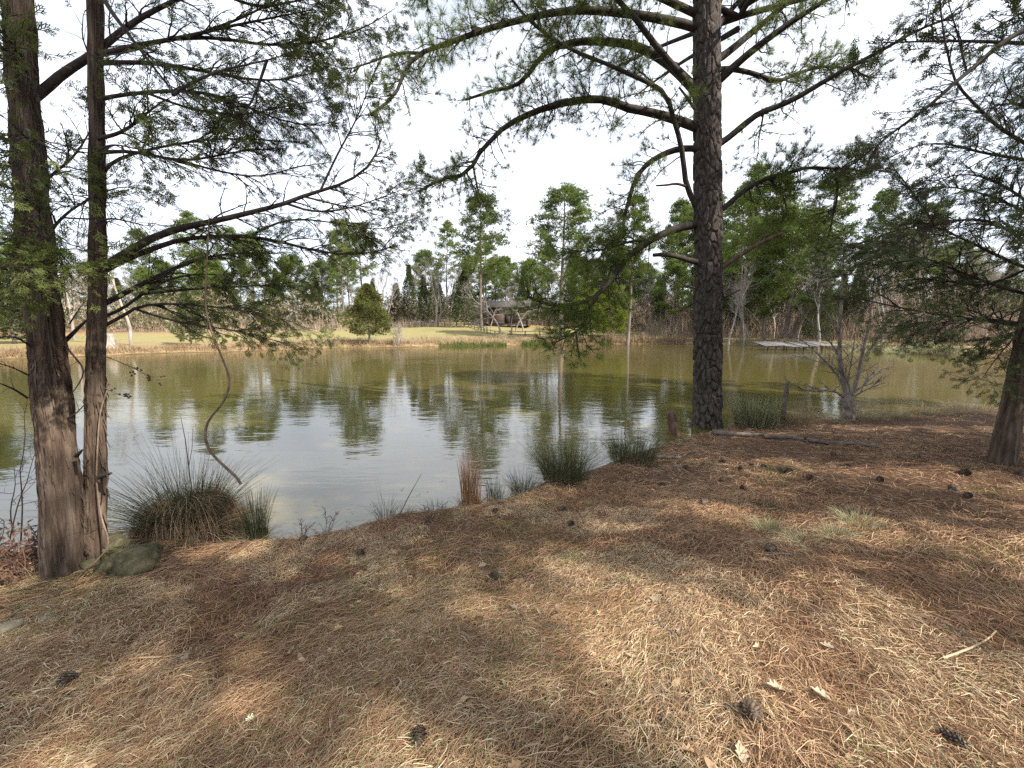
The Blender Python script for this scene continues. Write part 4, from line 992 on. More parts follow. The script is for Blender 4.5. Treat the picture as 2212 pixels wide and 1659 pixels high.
clump('rush_clump', 1365, 992, 'loose green rush clump left of the leaning stump', 'rush clump', [
    ('green_blades', 'rush_green', [blades(460, .46, .85, .006, (.05, .9), .34), blades(10, .8, .3, .004, (.1, .5), .2)]), ('dead_blades', 'rush_dead', blades(130, .2, 1, .006, (.2, 1.2), .3, droop=.6))])
clump('rush_clump', 1630, 920, 'wide olive rush clump left of the grey post', 'rush clump', [
    ('green_blades', 'grass_grey', [blades(420, .74, .6, .007, (.03, .7), .38)]), ('dark_blades', 'rush_green', blades(420, .7, .6, .007, (.03, .7), .40)), ('dead_blades', 'rush_dead', blades(260, .3, 1, .008, (.2, 1.2), .4, droop=.6))])
clump('rush_clump', 1722, 916, 'brown drooping grass clump right of the grey post', 'grass clump', [
    ('dead_blades', 'rush_dead', [blades(320, .5, .9, .007, (.1, 1.1), .26, droop=.6)])])
for px, py, n, h, lab in ((1792, 910, 120, .4, 'dry weed clump left of the burled bare tree'), (1880, 905, 160, .42, 'dry weed clump right of the burled bare tree'), (1945, 902, 180, .4, 'pale dry grass clump between bare tree and leaning cedar'),
                          (2010, 898, 220, .5, 'tall pale dry grass clump in front of the far right water'), (2075, 892, 220, .45, 'rounded pale dry grass clump left of the leaning cedar'), (2120, 886, 180, .35, 'pale dry grass clump against the leaning cedar trunk')):
    clump('grass_clump', px, py, lab, 'grass clump', [('dead_blades', 'pale_grass', [blades(n, h, .9, .006, (.05, 1.1), .3, droop=.6)]), ('base_blades', 'rush_dead', blades(n, h * .5, 1, .007, (.2, 1.2), .34, droop=.6))], 'dry grass clumps on the right bank')
for px, py, h, lab in ((650, 1163, .2, 'small dry seedling at the shore right of the rush clumps'), (703, 1152, .3, 'thin seeded weed standing at the muddy shore'), (290, 1170, .25, 'reddish leafy weed behind the mossy rocks')):
    q = on_ground(px, py); root = empty('weed', q); tag(root, lab, 'weed')
    b_ = blades(16, h, .8, .004, (.1, 1.0), .05); P0 = np.array([[[0, 0, 0], [.02, 0, h * .5], [.0, .02, h]], [[.02, 0, 0], [.07, 0, h * .5], [.13, .02, h * .8]]])
    P1, R1, _ = grow(P0, np.full((2, 3), .004), 9, .2, 1, .1, .8, 4, 1, (0, 0, .3), .2, .002)
    obj('stem', mesh_from('stem', tubes(P0, np.full((2, 3), .003), 4) + tubes(P1, R1, 3, False)), MT['bramble'], root)
    obj('leaf_blades', mesh_from('leaf_blades', [b_, ribbons(P1[:, -3:], np.full(len(P1), .012))]), MT['bramble_leaf'], root)

# grass tufts on the bank
TUF = [(1660, 1150, .15, 'grass_grey', 'grey green grass tuft, left of the three on the right slope'), (1735, 1172, .14, 'grass_grey', 'grey green grass tuft, front one of three on the right slope'), (1805, 1160, .15, 'grass_grey', 'pale grass tuft between two grey green ones'),
       (1852, 1132, .18, 'grass_grey', 'tall grey green grass tuft, right of the three on the slope'), (1650, 1100, .13, 'rush_green', 'dark green grass tuft above the grey green ones'), (1240, 1215, .10, 'grass_green', 'yellow green grass tuft in the middle sunlit patch'),
       (1160, 1232, .06, 'grass_green', 'tiny grass tuft left of the middle sunlit patch'), (945, 1360, .08, 'straw', 'pale splayed straw tuft low in the middle'), (1045, 1455, .07, 'grass_green', 'star shaped green grass tuft near the bottom edge'),
       (1360, 1260, .06, 'grass_green', 'light green tuft in the bright patch at centre'), (1180, 1265, .05, 'grass_green', 'small green tuft just under the middle patch'), (525, 1165, .12, 'grass_grey', 'bleached grass tuft at the shore under the vine tip'),
       (395, 1175, .08, 'grass_green', 'green tuft beside the mossy rocks and rush base'), (1280, 1090, .08, 'grass_green', 'small green sprout on the shaded upper bank'), (1760, 1255, .07, 'grass_green', 'short green tuft right of the sunlit centre'),
       (2000, 1140, .10, 'rush_dead', 'brown grass tuft on the right slope below the cedar'), (1320, 1055, .10, 'rush_dead', 'brown grass tuft near the broad rush clump'), (190, 1395, .10, 'straw', 'bleached straw tuft in the left foreground'),
       (1945, 985, .12, 'rush_dead', 'dry grass tuft behind the right end of the long log'), (1600, 985, .10, 'bluestem', 'rusty grass tuft in front of the long log'), (2080, 1010, .12, 'rush_dead', 'dry tuft left of the leaning cedar base'), (1290, 1480, .06, 'grass_green', 'fresh green tuft at the bottom right of centre')]
for px, py, h, mt, lab in TUF:
    clump('grass_tuft', px, py, lab, 'grass tuft', [('grass_blades', mt, blades(int(80 + 700 * h), h * 1.05, .9, .0036, (.1, 1.3), .03 + .45 * h, droop=.4)), ('dead_blades', 'straw', blades(60, h * 1.2, 1.0, .003, (.3, 1.5), .03 + .5 * h, droop=.5))], 'grass tufts on the bank')

# brambles at far left
q = on_ground(45, 1235)
root = empty('bramble_bush', q); tag(root, 'dark tangled bramble with brown leaves left of the cedar trunk', 'bramble')
n = 150; a = RNG.uniform(0, 2 * math.pi, n); P0 = np.zeros((n, 7, 3)); b = np.stack([RNG.uniform(-.75, .26, n), RNG.uniform(-.35, .35, n), np.full(n, -.1)], -1); dd = np.stack([np.cos(a) * .5, np.sin(a) * .5, RNG.uniform(.6, 1.3, n)], -1)
P0[:, 0] = b
for k in range(1, 7):
    P0[:, k] = P0[:, k - 1] + nrm(dd) * RNG.uniform(.05, .10, (n, 1)); dd = dd + np.array([0, 0, -.28]) + RNG.normal(0, .25, (n, 3))
P0[:, :, 2] = np.maximum(P0[:, :, 2], -.12)
P1, R1, _ = grow(P0, np.full((n, 7), .004), 5, .2, 1, .18, .8, 4, 1, (0, 0, 0), .3, .002)
obj('canes', mesh_from('canes', tubes(P0, np.full((n, 7), .0038), 4, False) + tubes(P1, R1, 3, False), True), MT['bramble'], root)
lp = np.concatenate([P1[:, 2], P1[:, 3], P0[:, 4]]); ld = RNG.normal(size=lp.shape)
Q = np.stack([lp, lp + nrm(ld) * .018 + [0, 0, .004], lp + nrm(ld) * .036], 1)
obj('leaf_blades', mesh_from('leaf_blades', [ribbons(Q, RNG.uniform(.012, .024, len(lp)), tip=.3)]), MT['bramble_leaf'], root)
obj('dead_grass_blades', mesh_from('dead_grass_blades', [blades(420, .28, 1, .005, (.2, 1.2), .55, droop=.5, bias=(-.2, 0))]), MT['rush_dead'], root)
q = on_ground(20, 1180); root = empty('bare_shrub', q); tag(root, 'leafless branching shrub over the water at far left', 'shrub')
P0 = np.array([limb_px(p, q[1], q[1] + .1, 9) for p in ([(45, 1170), (50, 1080), (40, 1010), (57, 960), (50, 900), (60, 860)], [(20, 1170), (40, 1080), (60, 1040), (70, 990), (85, 960)], [(30, 1160), (20, 1100), (35, 1050), (30, 1010)])]) - q
R0 = np.repeat(np.linspace(.007, .002, 9)[None], 3, 0)
P1, R1, _ = grow(P0, R0, 8, .3, 1, .4, .9, 6, .6, (0, 0, .1), .15, .004, .3); P2, R2, _ = grow(P1, R1, 4, .2, 1, .15, .7, 4, 1, (0, 0, .1), .2, .002)
obj('stem', mesh_from('stem', tubes(P0, R0, 5, False) + tubes(P1, R1, 4, False) + tubes(P2, R2, 3, False), True), MT['bramble'], root)

# ------------------------------------------------------------------ rocks
def rock(name, c, s, seed, mat, label, flatten=.25, group=None, rz=0.0):
    r = np.random.default_rng(seed)
    n1, n2 = 40, 26
    u = np.linspace(0, 2 * math.pi, n1, endpoint=False); v = np.linspace(-math.pi / 2 + .05, math.pi / 2 - .02, n2)
    U, W = np.meshgrid(u, v, indexing='xy'); D = np.stack([np.cos(W) * np.cos(U), np.cos(W) * np.sin(U), np.sin(W)], -1)
    R = np.ones(U.shape) * 1.15
    for k in range(24):   # planes chip the stone
        nn = nrm(r.normal(size=3)); dd = r.uniform(.66, .98); dt = D @ nn
        R = np.minimum(R, np.where(dt > .05, dd / np.maximum(dt, .05), 9))
    R = R + .13 * (fbm(D[..., 0] * 5 + seed, D[..., 1] * 5, D[..., 2] * 5, 4))
    Vv = D * R[..., None] * np.array(s)
    i, j = np.meshgrid(np.arange(n2 - 1), np.arange(n1), indexing='ij'); a = i * n1 + j; b = i * n1 + (j + 1) % n1
    F = np.stack([a, b, b + n1, a + n1], -1).reshape(-1, 4)
    o = obj(name, mesh_from(name, [(Vv.reshape(-1, 3), F)], False), MT[mat]); o.location = c; o.rotation_euler = (0, 0, rz)
    tag(o, label, 'rock', group); return o
g = 'rocks at the cedar base'
def rpos(px, py, dz=0): q = on_ground(px, py); return (q[0], q[1], q[2] + dz)
rock('rock', rpos(290, 1222, .02), (.26, .19, .13), 3, 'rock', 'largest mossy boulder in the pile at the cedar foot', .2, g, -.3)
rock('rock', rpos(250, 1200, .08), (.16, .13, .13), 8, 'rock', 'rounded mossy rock at the top of the pile', .2, g)
rock('rock', rpos(243, 1228, .035), (.12, .10, .09), 11, 'rock', 'blocky mossy rock at the front of the pile', .2, g, .4)
rock('rock', rpos(200, 1228, .03), (.075, .07, .075), 12, 'rock', 'dark rounded rock touching the cedar trunk', .2, g)
rock('rock', rpos(325, 1196, .03), (.11, .09, .08), 15, 'rock', 'small mossy rock at the back right of the pile', .2, g)
rock('rock', rpos(262, 1186, .16), (.032, .03, .024), 16, 'rock', 'little stone resting on top of the mossy pile', .2, g)
for i, (px, py, s) in enumerate(((212, 1240, .035), (228, 1243, .03), (245, 1246, .04), (262, 1243, .028))):
    rock('rock', rpos(px, py, .012), (s, s * .8, s * .7), 30 + i, 'rock', 'small stone in the row at the front of the rock pile', .2, 'small stones in front of the pile')
rock('rock', rpos(20, 1358, .0), (.08, .07, .04), 41, 'pale_rock', 'pale flat stone at the left edge of the picture', .2)
rock('rock', rpos(95, 1335, -.005), (.09, .06, .03), 42, 'pale_rock', 'pale half buried stone below the trailing vine', .2)

# ------------------------------------------------------------------ pine cones
def cone_mesh(seed, L=.085, W=.030, op=1.0):
    r = np.random.default_rng(seed); ch = []
    c = ball((0, 0, 0), 1, 8, 6, (W * .62, W * .62, L * .48)); ch += c
    n = 78
    for i in range(n):
        t = (i + .5) / n; z = -L * .46 + L * .92 * t; a = i * 2.39996
        rad = W * math.sin(math.pi * min(1, .12 + .86 * t)) ** .65 * op
        l = .016 * (1.15 - .6 * t); w = .0085 * (1.2 - .6 * t)
        o_ = np.array([math.cos(a), math.sin(a), 0]); s = np.array([-math.sin(a), math.cos(a), 0]); up = np.array([0, 0, 1.0])
        base = o_ * rad * .45 + up * z; tip = o_ * (rad + l * .35) + up * (z + l * .55)
        mid = o_ * (rad * .9) + up * (z + l * .15)
        v = [base - s * w * .4, base + s * w * .4, mid + s * w, tip + s * w * .5 , tip - s * w * .5, mid - s * w, tip + up * .003 + o_ * .004, mid - up * .004 - o_ * 0.001]
        ch.append((np.array(v), np.array([[0, 1, 2], [0, 2, 5], [2, 3, 6], [3, 4, 6], [4, 5, 6], [5, 2, 6], [2, 7, 3], [3, 7, 4], [4, 7, 5]])))
    return mesh_from('pine_cone', ch)
CM = [cone_mesh(1), cone_mesh(2, .075, .034, 1.1), cone_mesh(3, .095, .028, .9)]
CONES = [(1068, 1250, 1.05, 'dark pine cone standing on end in the middle of the slope'), (1620, 1545, 1.1, 'blackish pine cone near the bottom, right of centre'), (905, 1605, 1.1, 'dark pine cone at the bottom edge left of centre'), (2060, 1608, 1.0, 'dark broken pine cone near the bottom at right'),
         (1234, 1136, 1.0, 'dark pine cone above the middle sunlit patch'), (1214, 1102, 1.0, 'grey pine cone near the shore right of the red grass'), (1070, 1108, 1.0, 'pale pine cone just in front of the red grass clump'), (927, 1128, 1.0, 'pine cone at the shore below the short grass'),
         (1664, 1190, 1.3, 'long pine cone lying under the grey green grass tufts'), (1372, 962, 1.0, None), (148, 1477, 1.1, 'flattened dark pine cone in the left foreground'), (1480, 1012, 1.0, None), (1560, 1000, 1.0, None), (1600, 1015, 1.0, None), (1625, 1007, 1.0, None), (1650, 1012, 1.1, None), (1690, 1020, 1.0, None),
         (1560, 1040, 1.1, None), (1605, 1058, 1.0, None), (1705, 1022, 1.0, None), (1750, 1035, 1.0, None), (2085, 1025, 1.3, 'large pine cone lying near the leaning cedar foot'), (2205, 1030, 1.3, 'pine cone cut by the right edge of the picture'), (2090, 1075, 1.0, None), (1980, 990, 1.0, None), (2060, 1060, 1.1, None), (1830, 1010, 1.0, None),
         (1900, 1040, 1.0, None), (1520, 1090, 1.0, None), (1430, 1050, 1.0, None), (1800, 985, 1.0, None), (780, 1200, .9, 'pine cone on the shaded slope above the left sunlit band'), (655, 1168, 1.0, None)]
for i, (px, py, s, lab) in enumerate(CONES):
    q = on_ground(px, py); o = bpy.data.objects.new('pine_cone', CM[i % 3]); COL.objects.link(o)
    if not CM[i % 3].materials: CM[i % 3].materials.append(MT['cone'])
    o.location = (q[0], q[1], q[2] + .024); o.scale = (s, s, s)
    o.rotation_euler = (RNG.uniform(1.2, 1.9) if px != 1068 else .4, RNG.uniform(-.3, .3), RNG.uniform(0, 6.28))
    tag(o, lab or 'brown pine cone lying among needles near the big pine and log', 'pine cone', 'pine cones on the bank')

# ------------------------------------------------------------------ fallen leaves and bark chips
def leaf_mesh(seed, L=.07, W=.03, lob=0):
    r = np.random.default_rng(seed); n = 9; t = np.linspace(0, 1, n)
    w = W * np.sin(math.pi * t ** .8) * (1 + (lob * .35 * np.sin(t * 22) if lob else 0)); w[0] = .002; w[-1] = .001
    z = .5 * L * (r.uniform(-.5, .6) * (t - .5) ** 2 * 2 + r.uniform(-.2, .2) * t); c = r.uniform(.1, .6) * W
    V = []
    for i in range(n):
        V += [[L * (t[i] - .5), -w[i] / 2, z[i] + c * (w[i] / W)], [L * (t[i] - .5), 0, z[i]], [L * (t[i] - .5), w[i] / 2, z[i] + c * .8 * (w[i] / W)]]
    V = np.array(V); F = []
    for i in range(n - 1):
        for j in (0, 1):
            a = i * 3 + j; F.append([a, a + 3, a + 4, a + 1])
    stem_ = box((-L * .62, 0, z[0]), (L * .26, .0018, .0018))
    return mesh_from('fallen_leaf', [(V, np.array(F)), stem_], True)
LM = [leaf_mesh(1), leaf_mesh(2, .085, .035, 1), leaf_mesh(3, .06, .03), leaf_mesh(4, .09, .022), leaf_mesh(5, .075, .045, 1)]
for i, m_ in enumerate(LM): m_.materials.append(MT['leaf_tan'] if i < 3 else MT['leaf_pale'])
for i in range(280):
    big = i < 140
    x, y, r = scatter(1, .9 if big else 2.2, 3.2 if big else 9, 1.0); x, y = x[0], y[0]
    if hd(x, y) < .35: continue
    m_ = LM[int(RNG.choice(5, p=[.3, .25, .2, .13, .12]))]
    o = bpy.data.objects.new('fallen_leaf', m_); COL.objects.link(o)
    o.location = (x, y, float(hz(x, y)) + .016); s = RNG.uniform(.4, 1.0); o.scale = (s, s, s)
    o.rotation_euler = (RNG.normal(0, .35), RNG.normal(0, .35), RNG.uniform(0, 6.28))
    lab = 'pale bleached dry leaf lying on the needle litter' if m_ in LM[3:] else 'tan brown dry leaf lying on the needle litter'
    tag(o, lab, 'leaf', 'pale fallen leaves' if m_ in LM[3:] else 'brown fallen leaves')
for px, py, s, lab in ((1675, 1498, 1.3, 'pale crumpled bark strip near the bottom right cone'), (1770, 1512, 1.2, 'grey flaking chip of wood at lower right'), (1597, 1635, 1.0, 'whitish chip at the bottom edge right of centre')):
    o = bpy.data.objects.new('wood_chip', LM[4]); COL.objects.link(o); q = on_ground(px, py); o.location = (q[0], q[1], q[2] + .02); o.scale = (s, s, s); o.rotation_euler = (.3, -.3, RNG.uniform(0, 6)); tag(o, lab, 'wood chip')
q = on_ground(540, 1562); root = empty('small_flower', q); tag(root, 'single small cream white flower head in the left foreground', 'flower')
P = np.array([np.linspace([0, 0, .02], [math.cos(a) * .016, math.sin(a) * .016, .02 + .008 * (i % 3)], 3) for i, a in enumerate(np.arange(26) * 2.4)])
obj('petals', mesh_from('petals', [ribbons(P, np.full(26, .006), tip=.6)]), MT['flower'], root); obj('stem', mesh_from('stem', tubes(np.array([[0, 0, -.01], [0, 0, .02]]), np.array([.001, .001]), 4)), MT['grass_green'], root)

# ------------------------------------------------------------------ ragged fringe where the bank meets the water
n = 60000; x = RNG.uniform(-6, 12, n); y = RNG.uniform(1.5, 14, n); d = shore_dist(x, y)
kp = (d > -.10) & (d < .32) & (RNG.uniform(0, 1, n) < vnoise(x * 2.1 + 3, y * 2.1) * 1.1); x, y = x[kp], y[kp]; n = len(x)
P = upright(x, y, RNG.uniform(.03, .13, n) * (.4 + vnoise(x * 3, y * 3)), RNG.uniform(.3, 1.8, n), 4)
o = obj('shore_fringe', mesh_from('shore_fringe', [ribbons(P, RNG.uniform(.003, .006, n))]), MT['rush_dead']); tag(o, 'ragged dry grass fringe along the near waterline', 'dry grass', kind='stuff')
n = 9000; x = RNG.uniform(-6, 9, n); y = RNG.uniform(1.5, 11, n); d = shore_dist(x, y)
kp = (d < .05) & (d > -1.3) & (RNG.uniform(0, 1, n) < np.exp(d * 2.6) * .9); x, y = x[kp], y[kp]; n = len(x)
a = RNG.uniform(0, 6.28, n); Ln = RNG.uniform(.04, .14, n); z = np.full(n, .004)
P = np.stack([np.stack([x, y, z], -1), np.stack([x + np.cos(a) * Ln * .5, y + np.sin(a) * Ln * .5, z + .002], -1), np.stack([x + np.cos(a + .2) * Ln, y + np.sin(a + .2) * Ln, z], -1)], 1)
o = obj('floating_needles', mesh_from('floating_needles', [ribbons(P, np.full(n, .004), np.stack([-np.sin(a), np.cos(a), 0 * a], -1), .5)]), MT['rush_dead']); tag(o, 'brown needles and stalks floating along the near waterline', 'pine needles', kind='stuff')

# ================================================================== FAR SHORE
def gpos(px, Y):
    x = col_x(px, Y)
    return (x, Y, float(hz(x, Y)) - .05)
# ------------------------------------------------------------------ tree kinds (built once, then copied)
def star(P, n, L_, w, D=None, cone=1.4, rng=RNG):
    return tufts(P, D if D is not None else rng.normal(size=P.shape), n, L_, w, cone)
def k_pine(seed, H, start, wid, nl, dens=1.0, mat='far_pine', tr=.28, lean=0.0):
    r = np.random.default_rng(seed); t = np.linspace(0, 1, 14)
    T = np.stack([lean * t ** 2 + .12 * np.sin(t * 7 + seed), .1 * np.cos(t * 6 + seed), H * t], -1); R = tr * (1 - .88 * t); R[0] *= 1.25
    wood = tubes(T, R, 8); P0, R0 = [], []
    for i in range(nl):
        f = start + (1 - start) * (i / nl) ** .9 + r.uniform(-.02, .02); f = min(f, .985)
        rel_ = max(0.0, (f - start) / (1 - start))
        ln = wid * (math.sin(math.pi * min(1, .22 + .78 * rel_ ** .8)) ** .8) * r.uniform(.55, 1.15) + .35
        a = i * 2.4 + r.uniform(-.6, .6); p = np.array([np.interp(f, t, T[:, 0]), np.interp(f, t, T[:, 1]), H * f])
        u = r.uniform(-.05, .35) + .35 * rel_
        d = np.array([math.cos(a), math.sin(a), u])
        P0.append(resample(np.array([p, p + d * ln * .5 + [0, 0, .05 * ln], p + d * ln + [0, 0, .22 * ln]]), 8, 1)); R0.append(np.linspace(.055, .012, 8) * (1.2 - .6 * rel_))
    P0 = np.array(P0); R0 = np.array(R0)
    P1, R1, _ = grow(P0, R0, 7, .3, 1, wid * .34, .8, 5, .7, (0, 0, .35), .15, .02, .4, .4, rng=r)
    stubs = []
    for i in range(9):
        f = start * r.uniform(.35, 1); a = r.uniform(0, 6.28); p = np.array([0, 0, H * f]); d = np.array([math.cos(a), math.sin(a), r.uniform(-.2, .3)])
        stubs.append(np.array([p, p + d * .6, p + d * r.uniform(.9, 1.8)]))
    stubs = np.array(stubs)
    wood += tubes(P0, R0, 4, False) + tubes(P1, R1, 3, False) + tubes(stubs, np.repeat(np.array([[.03, .02, .01]]), 9, 0), 3, False)
    Ps = np.concatenate([P1[:, 4], P1[:, 3], P1[:, 2], P0[:, 7], P0[:, 6], P0[:, 5]])
    Ps = np.repeat(Ps, max(1, int(round(3.6 * dens))), 0); Ps = Ps + r.normal(0, .34, Ps.shape) * [1, 1, .6]
    leaf = star(Ps, 8, .40, .065, np.repeat([[0, 0, .35]], len(Ps), 0), 1.1, r)
    return ('pine', mesh_from('trunk', wood, True), mesh_from('foliage', [leaf]), MT['far_bark'], MT[mat])
def k_cedar(seed, H, wid, n=2200, mat='far_cedar', skirt=.08, egg=.8):
    r = np.random.default_rng(seed)
    t = np.linspace(0, 1, 8); T = np.stack([.05 * np.sin(t * 5), .05 * np.cos(t * 4), H * t * .96], -1); R = .14 * (1 - .9 * t)
    f = r.uniform(0, 1, n) ** .85; a = r.uniform(0, 6.28, n); prof = wid * np.clip((1 - f) ** egg * (1 + .25 * np.sin(f * 15 + a * 2)), .03, 2) * np.minimum(1, (f + .18) * 3)
    lob = 1 + .22 * np.sin(a * 3 + f * 9 + seed) + .15 * np.sin(a * 7 - f * 13)
    rad = prof * lob * r.uniform(.35, 1.0, n) ** .5
    P = np.stack([rad * np.cos(a), rad * np.sin(a), H * (skirt + (1 - skirt) * f)], -1) + r.normal(0, .08, (n, 3))
    D = np.stack([np.cos(a), np.sin(a), np.full(n, .45)], -1) + r.normal(0, .35, (n, 3))
    leaf = tufts(P, D, 10, .34, .065, .6, rng=r)
    k = r.choice(n, 110, False); L0 = np.stack([np.stack([0 * k, 0 * k, np.maximum(P[k, 2] - .25 * rad[k], .1)], -1), P[k] * .6 + [0, 0, 0] * 1 + np.stack([0 * k, 0 * k, P[k, 2] * .36], -1), P[k]], 1)
    return ('cedar', mesh_from('trunk', tubes(T, R, 7) + tubes(L0, np.repeat(np.array([[.02, .014, .006]]), 110, 0), 3, False), True), mesh_from('foliage', [leaf]), MT['far_bark'], MT[mat])
def k_bare(seed, H, spread=.55, fork=.3, mat='bare_bark', n1=9, n2=7, n3=5, tr=.2, crook=.12, multi=1):
    r = np.random.default_rng(seed); tr_ = []
    for m in range(multi):
        a = r.uniform(0, 6.28); k = 12; P = np.zeros((k, 3)); d = np.array([math.cos(a) * .25 * (multi > 1), math.sin(a) * .25 * (multi > 1), 1.0]); d /= np.linalg.norm(d)
        P[0] = [math.cos(a) * .1 * (multi > 1), math.sin(a) * .1 * (multi > 1), -.1]
        for i in range(1, k):
            P[i] = P[i - 1] + d * H * .8 / (k - 1); d = nrm(d + r.normal(0, crook, 3) * [1, 1, .3] + [0, 0, .06])
        tr_.append(P)
    P0 = np.array(tr_); R0 = np.repeat((tr * np.linspace(1, .15, 12) ** 1.1)[None], multi, 0)
    P1, R1, _ = grow(P0, R0, n1, fork, .98, H * .42, spread, 9, 1, (0, 0, .55), crook, tr * .38, .2, .5, rng=r)
    P2, R2, _ = grow(P1, R1, n2, .25, 1, H * .2, .6, 6, 1, (0, 0, .25), crook * 1.3, tr * .16, .25, .4, rng=r)
    P3, R3, _ = grow(P2, R2, n3, .25, 1, H * .09, .65, 4, 1, (0, 0, .1), crook * 1.5, tr * .07, .4, .3, rng=r)
    wood = tubes(P0, R0, 8) + tubes(P1, R1, 5, False)
    R2 = np.maximum(R2, .006); R3 = np.maximum(R3, .006)
    return ('bare', mesh_from('trunk', wood, True), mesh_from('branches', tubes(P2, R2, 3, False) + tubes(P3, R3, 3, False), True), MT[mat], MT[mat])
KIND = {
    'tall1': k_pine(1, 24, .38, 4.2, 46, 1.2), 'tall2': k_pine(2, 26, .45, 4.0, 42, 1.1, lean=.6), 'tall3': k_pine(3, 22, .5, 3.2, 34, 1.0, lean=-.5),
    'full': k_pine(4, 15, .18, 4.6, 52, 1.5), 'young': k_pine(5, 9, .12, 3.0, 40, 1.3, 'far_young', .14), 'full2': k_pine(6, 17, .3, 4.2, 48, 1.4),
    'cedar1': k_cedar(1, 10, 2.5), 'cedar2': k_cedar(2, 8, 2.3, 1900), 'cedar3': k_cedar(3, 13, 2.4, 2500), 'gold': k_cedar(4, 7.6, 3.4, 3400, 'gold_cedar', .16, .72),
    'bare1': k_bare(1, 14, .6, .25), 'bare2': k_bare(2, 16, .5, .3, tr=.22), 'bare3': k_bare(3, 12, .7, .3, crook=.16), 'bare4': k_bare(4, 17, .42, .35, n1=11), 'bare5': k_bare(5, 9, .7, .2, tr=.1),
    'pale': k_bare(6, 9, .85, .3, 'pale_bark', 8, 7, 5, .15, .2), 'pale2': k_bare(7, 8, .9, .35, 'pale_bark', 7, 6, 5, .11, .24), 'multi': k_bare(8, 17, .45, .2, n1=8, tr=.2, multi=4), 'shrub': k_bare(9, 3.2, .6, .05, n1=7, n2=6, n3=4, tr=.03, multi=6, crook=.1),
}
NAMES = {'pine': 'pine_tree', 'cedar': 'cedar_tree', 'bare': 'bare_tree'}
def plant(kind, px, Y, s=1.0, label=None, group=None, cat=None, sxy=1.0, pos=None, name=None):
    ty, m1, m2, a, b = KIND[kind]
    root = empty(name or NAMES[ty], gpos(px, Y) if pos is None else pos, RNG.uniform(0, 6.28)); root.scale = (s * sxy, s * sxy, s)
    obj('trunk', m1, a, root); obj('crown', m2, b, root)
    tag(root, label, cat or {'pine': 'pine tree', 'cedar': 'cedar tree', 'bare': 'bare tree'}[ty], group)
    return root
# named trees
plant('tall1', 1040, 84, 1.1, 'tall pine with dense upper crown rising beside the cabin', sxy=1.25)
plant('tall1', 1213, 61.5, .93, 'tall pine on the far shore, its trunk partly behind the big pine limb', sxy=1.55)
plant('tall3', 1357, 61, 1.0, 'slim pine with bare lower trunk on the far shore right of the limb')
plant('tall3', 1455, 85, 1.2, 'thin crowned pine just left of the big pine trunk')
plant('full', 1700, 58, 1.18, 'broad round crowned pine just right of the big pine trunk', sxy=1.1)
plant('tall2', 1600, 62, .98, 'tall pine right behind the big pine trunk')
plant('tall1', 1648, 64, 1.04, 'tall grey trunked pine left of the broad round pine')
plant('young', 1320, 66, .95, 'bright yellow green young pine on the far bank')
plant('young', 1275, 74, .9, 'second young bright pine beside the far fence')
plant('multi', 944, 86, .98, 'large many stemmed leafless tree in the far field')
plant('cedar1', 1003, 84, 1.15, 'dense dark cedar left of the cabin', sxy=1.2)
plant('gold', 797, 51.5, 1.0, 'rounded golden green cedar at the far shore')
plant('shrub', 856, 51.5, 1.0, 'small leafless shrub right of the golden cedar', cat='shrub', name='bare_shrub')
plant('pale', 1080, 72, 1.35, 'crooked pale leafless tree in front of the cabin')
plant('pale2', 1105, 70, 1.3, 'pale bent tree leaning right by the rail fence')
plant('pale2', 1060, 74, 1.15, 'pale low branching tree left of the cabin front')
plant('pale', 1115, 78, 1.2, 'pale twisted tree right in front of the cabin wall')
plant('bare3', 1130, 76, .9, 'leafless tree at the right cabin corner')
plant('cedar2', 410, 42.5, .8, 'cedar with low dark boughs on the left far shore', sxy=.9)
plant('bare2', 282, 40.5, .8, 'thick trunked leafless tree on the left far shore')
plant('bare1', 160, 46, .9, 'pinkish bare tree seen between the two cedar stems')
plant('bare3', 60, 44, .9, 'bare spreading tree far left behind the cedar')
plant('full2', -60, 46, .8, 'bushy pine at the far left of the pond')
plant('cedar2', 30, 40, .7, 'low dark cedar on the far left shore', sxy=1.5)
plant('bare4', 1770, 47, .8, 'slender leafless tree above the dock')
plant('bare2', 1905, 50, .95, 'leafless tree showing over the right cedar foliage')
plant('bare4', 1985, 48, 1.0, 'tall leafless tree at upper right behind cedar')
plant('bare1', 2090, 46, 1.0, 'bare tree behind the leaning cedar')
plant('cedar3', 1765, 52, .8, 'narrow dark cedar behind the dock')
plant('cedar3', 1420, 80, .8, 'dark cedar between fence and wood left of the big trunk')
# left stump, far
q = gpos(236, 37.2); me_ = trunk_mesh('broken_stump', np.array([[0, 0, -.2], [.02, 0, .5], [.0, .05, 1.0], [.05, 0, 1.35], [.05, 0, 1.4]]), [.55, .42, .33, .25, .03], 30, 40, lambda a, s, r: .12 * (vnoise(a * 2.5, s * 3) - .5) + .05 * (vnoise(a * 7, s * 3) - .5), .08, .15, 2)
o = obj('broken_stump', me_, MT['pale_bark']); o.location = q; tag(o, 'whitish broken tree stump on the left far shore', 'stump')
